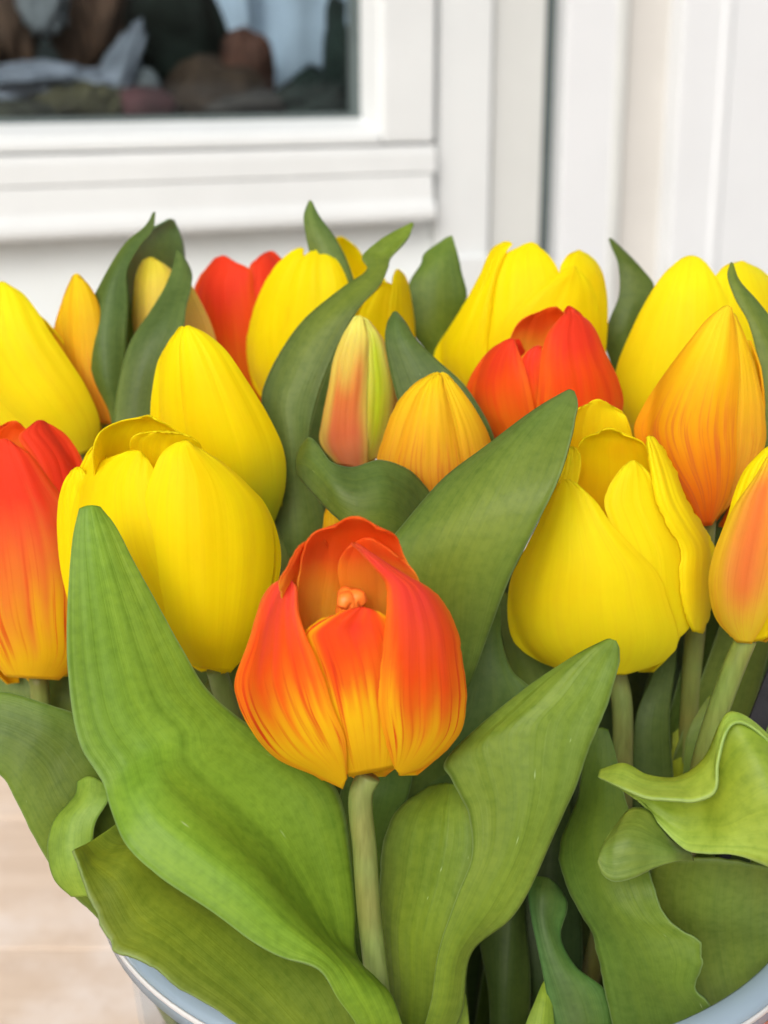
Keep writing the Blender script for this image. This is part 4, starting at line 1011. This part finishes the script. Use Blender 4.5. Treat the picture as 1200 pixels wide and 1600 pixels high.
L(t_o4, [[[(1070, 1680, 41.5), (1150, 1680, 41.5), (1240, 1660, 41.8)], [(1030, 1520, 41.8), (1120, 1510, 41.4), (1245, 1510, 41.6)], [(1010, 1400, 41), (1110, 1420, 40), (1245, 1425, 40.2)], [(1020, 1345, 39.8), (1122, 1343, 38.9), (1250, 1368, 38.9)]],
     [[(1076, 1330, 38.4), (1080, 1336, 38.3), (1082, 1345, 38.5)], [(1050, 1316, 38.1), (1050, 1330, 37.3), (1052, 1346, 37.6)], [(1029, 1291, 38), (1020, 1322, 36.9), (1018, 1357, 37.4)],
      [(1012, 1266, 38), (985, 1315, 36.7), (992, 1370, 37.2)], [(986, 1264, 38), (962, 1320, 36.8), (962, 1377, 37.2)], [(966, 1287, 37.9), (948, 1325, 37.1), (943, 1367, 37.3)], [(949, 1308, 37.7), (940, 1330, 37.4), (933, 1346, 37.4)]]],
  tint=(.11, .17, .05), tint2=(.14, .20, .06), seed=29, wave=.06, flute=.03, label='olive leaf with its tip folded over in front, inside the right of the bucket')
# medium leaf with a wavy right edge
L(t_y7, [[[(965, 1680, 40.8), (1040, 1680, 40.4), (1118, 1670, 40.6)], [(950, 1575, 40.4), (1030, 1575, 39.6), (1113, 1576, 39.6)], [(940, 1520, 40.2), (1015, 1530, 39), (1086, 1540, 39.2)], [(934, 1490, 40.2), (1005, 1495, 38.9), (1099, 1500, 38.9)], [(925, 1460, 40.2), (990, 1462, 38.9), (1090, 1469, 38.9)], [(905, 1425, 40.2), (965, 1425, 39), (1046, 1438, 38.9)],
      [(882, 1372, 40.6), (942, 1382, 39.4), (1022, 1385, 39)], [(876, 1320, 41.2), (930, 1310, 40.2), (1000, 1310, 40)], [(902, 1250, 41.8), (938, 1240, 41), (975, 1240, 40.9)],
      [(916, 1180, 41.8), (943, 1180, 41.5), (963, 1180, 41.5)], [(935, 1138, 41.8), (941, 1137, 41.8), (950, 1140, 41.8)]]],
  tint=(.075, .135, .030), tint2=(.085, .15, .035), seed=33, wave=.10, flute=.018, ragged=5)
L(t_r3, [[[(872, 1660, 41), (910, 1660, 40.6), (955, 1650, 41)], [(856, 1562, 41), (892, 1562, 40.6), (948, 1552, 41)], [(840, 1480, 41.2), (862, 1490, 40.8), (898, 1510, 41.2)], [(830, 1430, 41.4), (848, 1430, 41), (875, 1462, 41.4)],
      [(826, 1395, 41.6), (850, 1395, 41.2), (886, 1414, 41.6)], [(836, 1370, 42), (855, 1372, 41.6), (870, 1384, 42)]]],
  tint=(.07, .12, .035), tint2=(.05, .13, .05), seed=35, wave=.06, ragged=2)
# broad leaf in the middle
L(t_o2, [[[(640, 1150, 42), (670, 1140, 42), (705, 1125, 42)], [(650, 1085, 41.4), (695, 1075, 40.6), (736, 1064, 40.8)], [(625, 1000, 40.6), (695, 995, 39.8), (763, 988, 40.2)],
      [(600, 925, 40.2), (690, 915, 39.2), (796, 903, 39.2)], [(600, 865, 40), (715, 845, 38.8), (836, 824, 38.6)], [(628, 822, 40), (745, 785, 38.7), (867, 762, 38.4)],
      [(690, 749, 40.2), (785, 715, 39), (889, 697, 38.8)], [(765, 692, 40.2), (825, 668, 39.5), (899, 655, 39.4)], [(836, 640, 40.3), (865, 630, 40), (903, 630, 39.9)], [(884, 612, 40.4), (891, 610, 40.4), (898, 613, 40.3)]]],
  tint=(.120, .180, .045), tint2=(.10, .155, .040), tiptint=(.10, .16, .06), seed=41, wave=.10, flute=.012, ragged=1, label='broad pointed leaf sweeping up from behind the front tulip')
# small curled leaf
L(t_p2, [[[(684, 790, 43.5), (676, 840, 43.2), (668, 890, 43.6)], [(662, 757, 43.1), (652, 815, 42.5), (645, 880, 42.8)], [(634, 732, 42.6), (628, 790, 41.8), (625, 868, 42.2)], [(592, 719, 42.2), (600, 775, 41.2), (598, 858, 41.8)],
      [(551, 731, 42.1), (560, 780, 41), (570, 845, 41.6)], [(520, 724, 42), (525, 765, 41.2), (535, 816, 41.7)], [(500, 699, 42.4), (502, 740, 41.5), (503, 786, 42.1)], [(484, 684, 42.6), (481, 722, 42.1), (480, 760, 42.6)], [(470, 698, 43), (464, 720, 43), (466, 742, 43.2)]]],
  tint=(.080, .125, .035), tint2=(.075, .115, .035), seed=43, wave=.05, extend=False, label='small curled leaf lying across below the pink flushed bud')
# long twisted leaf
L(t_y2, [[[(425, 930, 47), (470, 930, 47), (520, 930, 47.5)], [(428, 840, 46.6), (470, 840, 46.2), (513, 822, 47)], [(430, 765, 46.6), (462, 765, 46.2), (500, 770, 46.8)], [(425, 695, 46.6), (455, 690, 46), (484, 690, 46.6)],
      [(409, 628, 46.8), (450, 630, 46.1), (493, 640, 46.6)], [(420, 585, 47), (465, 585, 46.2), (511, 585, 46.6)], [(445, 540, 47.1), (490, 535, 46.4), (535, 530, 46.8)], [(478, 498, 47.4), (522, 490, 46.7), (562, 480, 47)],
      [(538, 449, 47.8), (567, 448, 47.2), (594, 445, 47.5)], [(574, 422, 48.2), (592, 420, 48), (606, 418, 48)], [(566, 400, 48.6), (590, 400, 48.8), (611, 402, 48.6)], [(590, 378, 49), (606, 388, 49), (626, 386, 48.8)],
      [(616, 362, 49.4), (628, 367, 49.4), (639, 370, 49.3)], [(641, 350, 49.7), (644, 349, 49.7), (646, 352, 49.7)]]],
  tint=G_GREY, tint2=(.075, .115, .05), tiptint=(.14, .21, .035), seed=45, wave=.06, ragged=.6, label='long twisted leaf with a pointed lit tip in the upper middle')  # tip tint is lighter, the light on it put into the colour
L(t_y4, [[[(470, 560, 50.8), (510, 560, 50.4), (550, 560, 50.8)], [(478, 495, 50.6), (512, 490, 50.1), (553, 470, 50.6)], [(485, 445, 50.6), (515, 440, 50), (552, 436, 50.5)], [(486, 405, 50.6), (510, 402, 50.1), (538, 398, 50.5)],
      [(479, 372, 50.6), (498, 370, 50.2), (519, 365, 50.6)], [(475, 338, 50.8), (486, 338, 50.6), (499, 338, 50.8)], [(482, 316, 51), (485, 314, 51), (488, 318, 51)]]],
  tint=G_GREY, tint2=(.08, .125, .05), seed=47, wave=.05, ragged=.8, label='upright pointed leaf in front of the wide yellow tulip at the back')
L(t_y5, [[[(655, 600, 54), (680, 600, 53.7), (705, 590, 54)], [(668, 556, 54), (690, 550, 53.6), (712, 520, 54)], [(646, 520, 53.6), (680, 500, 53.2), (724, 480, 53.8)], [(641, 480, 53.5), (680, 470, 53.1), (729, 460, 53.7)], [(640, 442, 53.6), (680, 430, 53.2), (720, 420, 53.7)],
      [(658, 414, 53.8), (685, 402, 53.5), (714, 393, 53.8)], [(663, 398, 54), (688, 388, 53.8), (710, 379, 54)], [(690, 378, 54.2), (698, 372, 54.2), (707, 369, 54.2)]]],
  tint=G_MID, tint2=(.065, .11, .03), tiptint=(.11, .18, .05), seed=49, wave=.06, ragged=2.5, label='broad leaf tip with a notched edge against the white wall')
L(t_o2, [[[(700, 800, 46.4), (745, 770, 46.4), (780, 740, 46.4)], [(660, 710, 45.9), (712, 690, 45.6), (768, 672, 45.4)], [(626, 640, 45.5), (672, 620, 45.1), (728, 605, 45.3)], [(608, 570, 45.5), (642, 562, 45.1), (686, 566, 45.4)],
      [(602, 530, 45.6), (626, 530, 45.2), (650, 532, 45.5)], [(606, 505, 45.8), (620, 500, 45.5), (634, 506, 45.8)], [(614, 489, 46), (618, 488, 46), (622, 491, 46)]]],
  tint=(.070, .115, .040), seed=51, wave=.05, ragged=.6, label='dark leaf curving behind the squat golden tulip')
L(t_y6, [[[(960, 640, 53), (985, 640, 52.8), (1010, 620, 53)], [(957, 580, 52.6), (985, 570, 52.2), (1010, 540, 52.6)], [(944, 530, 52.3), (975, 515, 51.8), (1010, 495, 52.2)], [(953, 498, 52.2), (980, 485, 51.8), (1014, 466, 52.2)],
      [(967, 462, 52.2), (990, 455, 52), (1021, 446, 52.3)], [(966, 415, 52.4), (982, 415, 52.2), (1002, 420, 52.4)], [(955, 385, 52.8), (962, 387, 52.7), (974, 391, 52.8)], [(951, 373, 53), (953, 373, 53), (956, 375, 53)]]],
  tint=(.065, .105, .030), seed=53, wave=.05, ragged=.4, label='slim dark leaf with a hooked tip between two yellow tulips at upper right')
L(t_o3, [[[(1190, 760, 44.2), (1220, 760, 44.2), (1260, 750, 44.2)], [(1194, 680, 44), (1222, 680, 43.7), (1256, 670, 44)], [(1191, 600, 43.9), (1216, 590, 43.6), (1246, 575, 44)], [(1170, 506, 44), (1190, 515, 43.8), (1216, 515, 44.2)], [(1148, 465, 44.2), (1162, 466, 44.1), (1184, 472, 44.3)], [(1137, 430, 44.4), (1144, 431, 44.4), (1154, 438, 44.5)], [(1141, 411, 44.6), (1143, 411, 44.6), (1145, 413, 44.6)]]],
  tint=G_GREY, seed=55, wave=.04, ragged=.4, label='narrow leaf curving down beside the golden tulip at the right edge')
# leaves round the pale bud
L(t_o1, [[[(178, 700, 49.6), (190, 700, 49.6), (205, 700, 49.6)], [(172, 645, 49.4), (182, 645, 49.2), (194, 645, 49.4)], [(148, 592, 49.2), (168, 595, 48.6), (194, 590, 49.2)], [(136, 530, 49.2), (162, 530, 48.5), (198, 520, 49.2)],
      [(142, 480, 49.4), (168, 480, 48.7), (200, 470, 49.4)], [(165, 430, 49.6), (180, 430, 49.1), (198, 425, 49.5)], [(197, 380, 50), (207, 382, 49.8), (218, 386, 49.9)], [(226, 354, 50.2), (232, 357, 50.2), (239, 359, 50.2)], [(239, 334, 50.4), (241, 332, 50.4), (243, 332, 50.4)]]],
  tint=(.065, .105, .035), tint2=(.07, .115, .04), seed=57, wave=.05, ragged=.5)
L(t_p1, [[[(190, 620, 50.6), (215, 620, 51.2), (250, 620, 52)], [(194, 535, 50.6), (215, 520, 51), (260, 520, 54)], [(196, 470, 50.4), (215, 462, 51.2), (280, 460, 54.4)], [(190, 430, 50.4), (225, 420, 51.4), (287, 420, 54.4)],
      [(203, 395, 50.8), (240, 385, 52.4), (285, 385, 54.4)], [(232, 362, 51.8), (256, 358, 53.4), (278, 360, 54.4)], [(262, 344, 53.4), (267, 342, 53.7), (271, 344, 54)]]],
  tint=(.115, .185, .05), tint2=(.08, .15, .06), seed=59, wave=.05, ragged=.5)
L(t_p1, [[[(185, 720, 48.4), (208, 720, 48.2), (240, 720, 48.4)], [(180, 645, 48.4), (208, 645, 47.9), (245, 645, 48.4)], [(192, 572, 48.4), (222, 570, 47.8), (262, 570, 48.4)], [(208, 527, 48.6), (242, 520, 48.1), (286, 515, 48.6)], [(232, 492, 49), (260, 487, 48.6), (291, 480, 49)],
      [(259, 447, 49.8), (277, 448, 49.6), (299, 448, 49.8)], [(272, 412, 50.4), (285, 412, 50.2), (298, 423, 50.4)], [(276, 393, 50.6), (279, 392, 50.6), (284, 396, 50.6)]]],
  tint=(.072, .110, .040), tint2=(.085, .13, .05), seed=61, wave=.05, ragged=.5, label='upright dark leaf in front of the pale bud')
# leaves deeper in the bunch
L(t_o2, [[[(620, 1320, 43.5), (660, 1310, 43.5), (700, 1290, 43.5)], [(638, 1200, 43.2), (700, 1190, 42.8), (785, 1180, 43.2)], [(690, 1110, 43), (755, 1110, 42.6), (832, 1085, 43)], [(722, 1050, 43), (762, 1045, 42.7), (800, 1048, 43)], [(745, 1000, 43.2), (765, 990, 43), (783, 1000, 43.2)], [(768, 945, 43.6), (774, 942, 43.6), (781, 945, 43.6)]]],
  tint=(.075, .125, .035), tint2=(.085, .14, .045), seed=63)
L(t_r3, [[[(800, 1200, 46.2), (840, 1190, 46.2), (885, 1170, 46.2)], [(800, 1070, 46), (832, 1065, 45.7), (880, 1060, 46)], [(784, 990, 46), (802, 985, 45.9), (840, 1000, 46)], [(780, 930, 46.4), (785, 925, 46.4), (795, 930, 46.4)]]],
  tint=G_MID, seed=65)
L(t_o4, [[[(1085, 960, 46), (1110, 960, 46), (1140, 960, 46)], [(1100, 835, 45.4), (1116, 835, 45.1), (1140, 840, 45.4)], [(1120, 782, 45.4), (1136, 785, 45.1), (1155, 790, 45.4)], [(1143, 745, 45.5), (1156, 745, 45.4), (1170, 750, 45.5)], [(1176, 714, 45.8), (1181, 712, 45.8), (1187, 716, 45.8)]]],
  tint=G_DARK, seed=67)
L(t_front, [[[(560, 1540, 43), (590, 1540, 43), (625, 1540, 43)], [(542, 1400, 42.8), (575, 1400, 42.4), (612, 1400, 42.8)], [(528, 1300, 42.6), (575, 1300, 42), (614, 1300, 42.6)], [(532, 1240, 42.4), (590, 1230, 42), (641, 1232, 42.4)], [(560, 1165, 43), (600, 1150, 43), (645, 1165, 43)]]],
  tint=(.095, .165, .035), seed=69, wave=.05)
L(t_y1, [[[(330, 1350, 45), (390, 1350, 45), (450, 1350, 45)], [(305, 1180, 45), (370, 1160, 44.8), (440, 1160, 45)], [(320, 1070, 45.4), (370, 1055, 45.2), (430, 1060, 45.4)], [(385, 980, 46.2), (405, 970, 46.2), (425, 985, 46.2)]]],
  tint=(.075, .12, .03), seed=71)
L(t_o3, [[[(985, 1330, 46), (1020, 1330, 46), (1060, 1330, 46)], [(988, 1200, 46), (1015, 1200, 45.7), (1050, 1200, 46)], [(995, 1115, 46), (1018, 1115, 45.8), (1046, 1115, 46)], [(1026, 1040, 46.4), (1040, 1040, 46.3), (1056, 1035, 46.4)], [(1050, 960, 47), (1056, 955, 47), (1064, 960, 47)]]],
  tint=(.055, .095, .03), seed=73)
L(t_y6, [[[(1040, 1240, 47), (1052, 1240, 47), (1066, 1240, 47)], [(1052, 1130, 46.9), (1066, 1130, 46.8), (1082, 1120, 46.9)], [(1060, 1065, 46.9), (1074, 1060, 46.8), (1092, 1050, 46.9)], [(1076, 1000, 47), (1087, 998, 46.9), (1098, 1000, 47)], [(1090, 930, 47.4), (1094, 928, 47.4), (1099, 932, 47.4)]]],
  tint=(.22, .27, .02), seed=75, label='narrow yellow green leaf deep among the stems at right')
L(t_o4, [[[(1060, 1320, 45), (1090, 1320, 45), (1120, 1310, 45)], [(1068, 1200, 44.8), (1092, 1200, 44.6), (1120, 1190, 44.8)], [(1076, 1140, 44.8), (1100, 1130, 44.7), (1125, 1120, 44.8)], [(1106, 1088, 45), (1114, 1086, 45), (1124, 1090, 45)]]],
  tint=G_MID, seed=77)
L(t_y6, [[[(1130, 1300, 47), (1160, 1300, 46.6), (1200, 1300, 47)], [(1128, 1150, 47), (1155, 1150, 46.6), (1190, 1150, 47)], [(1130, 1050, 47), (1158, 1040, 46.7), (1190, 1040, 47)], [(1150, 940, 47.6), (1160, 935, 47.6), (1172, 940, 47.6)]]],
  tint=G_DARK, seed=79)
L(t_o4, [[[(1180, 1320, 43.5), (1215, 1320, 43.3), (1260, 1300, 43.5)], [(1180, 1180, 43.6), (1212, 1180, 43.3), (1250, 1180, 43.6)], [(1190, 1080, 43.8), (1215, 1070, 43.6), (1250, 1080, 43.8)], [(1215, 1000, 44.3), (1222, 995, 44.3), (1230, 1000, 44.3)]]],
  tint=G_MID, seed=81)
# low leaves seen between the stems and through the clear wall
for i, (xa, ya, d, w, h, tn, rt) in enumerate([  # fillers added to darken gaps, shade put into their dark tints
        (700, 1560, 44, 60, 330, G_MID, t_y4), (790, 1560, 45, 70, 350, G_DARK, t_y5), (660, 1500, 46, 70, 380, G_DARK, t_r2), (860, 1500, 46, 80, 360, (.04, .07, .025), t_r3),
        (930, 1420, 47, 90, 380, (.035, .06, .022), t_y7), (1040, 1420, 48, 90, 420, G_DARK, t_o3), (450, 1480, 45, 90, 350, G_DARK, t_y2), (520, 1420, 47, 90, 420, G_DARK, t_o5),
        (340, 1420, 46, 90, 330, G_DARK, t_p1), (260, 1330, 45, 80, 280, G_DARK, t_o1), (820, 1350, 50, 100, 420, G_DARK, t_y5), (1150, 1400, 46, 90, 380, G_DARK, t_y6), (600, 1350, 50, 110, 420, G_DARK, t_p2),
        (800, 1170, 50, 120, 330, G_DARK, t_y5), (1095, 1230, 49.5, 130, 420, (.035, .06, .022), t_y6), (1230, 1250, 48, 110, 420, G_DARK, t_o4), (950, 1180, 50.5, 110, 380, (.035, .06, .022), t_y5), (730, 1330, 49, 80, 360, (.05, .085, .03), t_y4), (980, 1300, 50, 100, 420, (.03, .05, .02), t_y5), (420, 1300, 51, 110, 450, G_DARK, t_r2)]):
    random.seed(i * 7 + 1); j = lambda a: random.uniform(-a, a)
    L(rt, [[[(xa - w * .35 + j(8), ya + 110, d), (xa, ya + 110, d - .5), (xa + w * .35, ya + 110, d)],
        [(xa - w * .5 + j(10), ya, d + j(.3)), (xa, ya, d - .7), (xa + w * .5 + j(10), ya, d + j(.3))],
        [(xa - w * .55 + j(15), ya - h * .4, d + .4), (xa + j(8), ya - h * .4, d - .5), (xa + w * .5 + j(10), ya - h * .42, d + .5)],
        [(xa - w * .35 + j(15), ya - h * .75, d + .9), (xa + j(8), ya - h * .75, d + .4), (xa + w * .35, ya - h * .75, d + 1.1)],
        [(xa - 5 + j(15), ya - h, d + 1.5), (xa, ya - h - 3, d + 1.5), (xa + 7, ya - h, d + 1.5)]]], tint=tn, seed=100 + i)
# lit leaf ends at the bottom edge
L(t_y5, [[[(800, 1690, 40.4), (835, 1690, 40.2), (870, 1690, 40.4)], [(815, 1620, 40.6), (842, 1625, 40.3), (868, 1630, 40.6)], [(838, 1560, 41), (850, 1560, 40.8), (862, 1565, 41)], [(850, 1535, 41.3), (853, 1533, 41.3), (857, 1537, 41.3)]]],
  tint=G_LIME, seed=140)
L(t_y4, [[[(690, 1690, 39.6), (720, 1690, 39.4), (750, 1690, 39.6)], [(688, 1610, 39.8), (712, 1612, 39.6), (735, 1615, 39.8)], [(700, 1570, 40), (714, 1568, 39.9), (730, 1575, 40)], [(716, 1540, 40.4), (720, 1538, 40.4), (724, 1542, 40.4)]]],
  tint=(.17, .26, .05), seed=141)

# dark grey plastic plant label stuck between the stems at the right edge
lab = empty('plant_label', P(1185, 1180, 43.2), 'dark grey plastic plant label stuck in the bunch at the right edge', 'plant label')
org = np.array(lab.location)
c4 = [(1163, 1128, 43.2), (1197, 1136, 43.4), (1262, 960, 43.4), (1214, 1016, 43.2)]
c4 = [(1150, 1180, 43.4), (1190, 1190, 43.6), (1275, 965, 43.6), (1218, 1000, 43.4)]
cn = [P(*q) - org for q in c4]
up = np.array([0, -.0006, 0])
me = bpy.data.meshes.new('label_blade'); me.from_pydata([tuple(v) for v in cn] + [tuple(v - up * 2) for v in cn], [], [(0, 1, 2, 3), (7, 6, 5, 4), (0, 4, 5, 1), (1, 5, 6, 2), (2, 6, 7, 3), (3, 7, 4, 0)])
link('label_blade', me, M['tagm'], lab)
foot = [P(1155, 1185, 43.5) - org, P(1185, 1190, 43.5) - org, P(1130, 1380, 44) - org, P(1118, 1380, 44) - org]
me = bpy.data.meshes.new('label_spike'); me.from_pydata([tuple(v) for v in foot] + [tuple(v + np.array([0, .001, 0])) for v in foot], [], [(0, 1, 2, 3), (7, 6, 5, 4), (0, 4, 5, 1), (1, 5, 6, 2), (2, 6, 7, 3), (3, 7, 4, 0)])
link('label_spike', me, M['tagm'], lab)
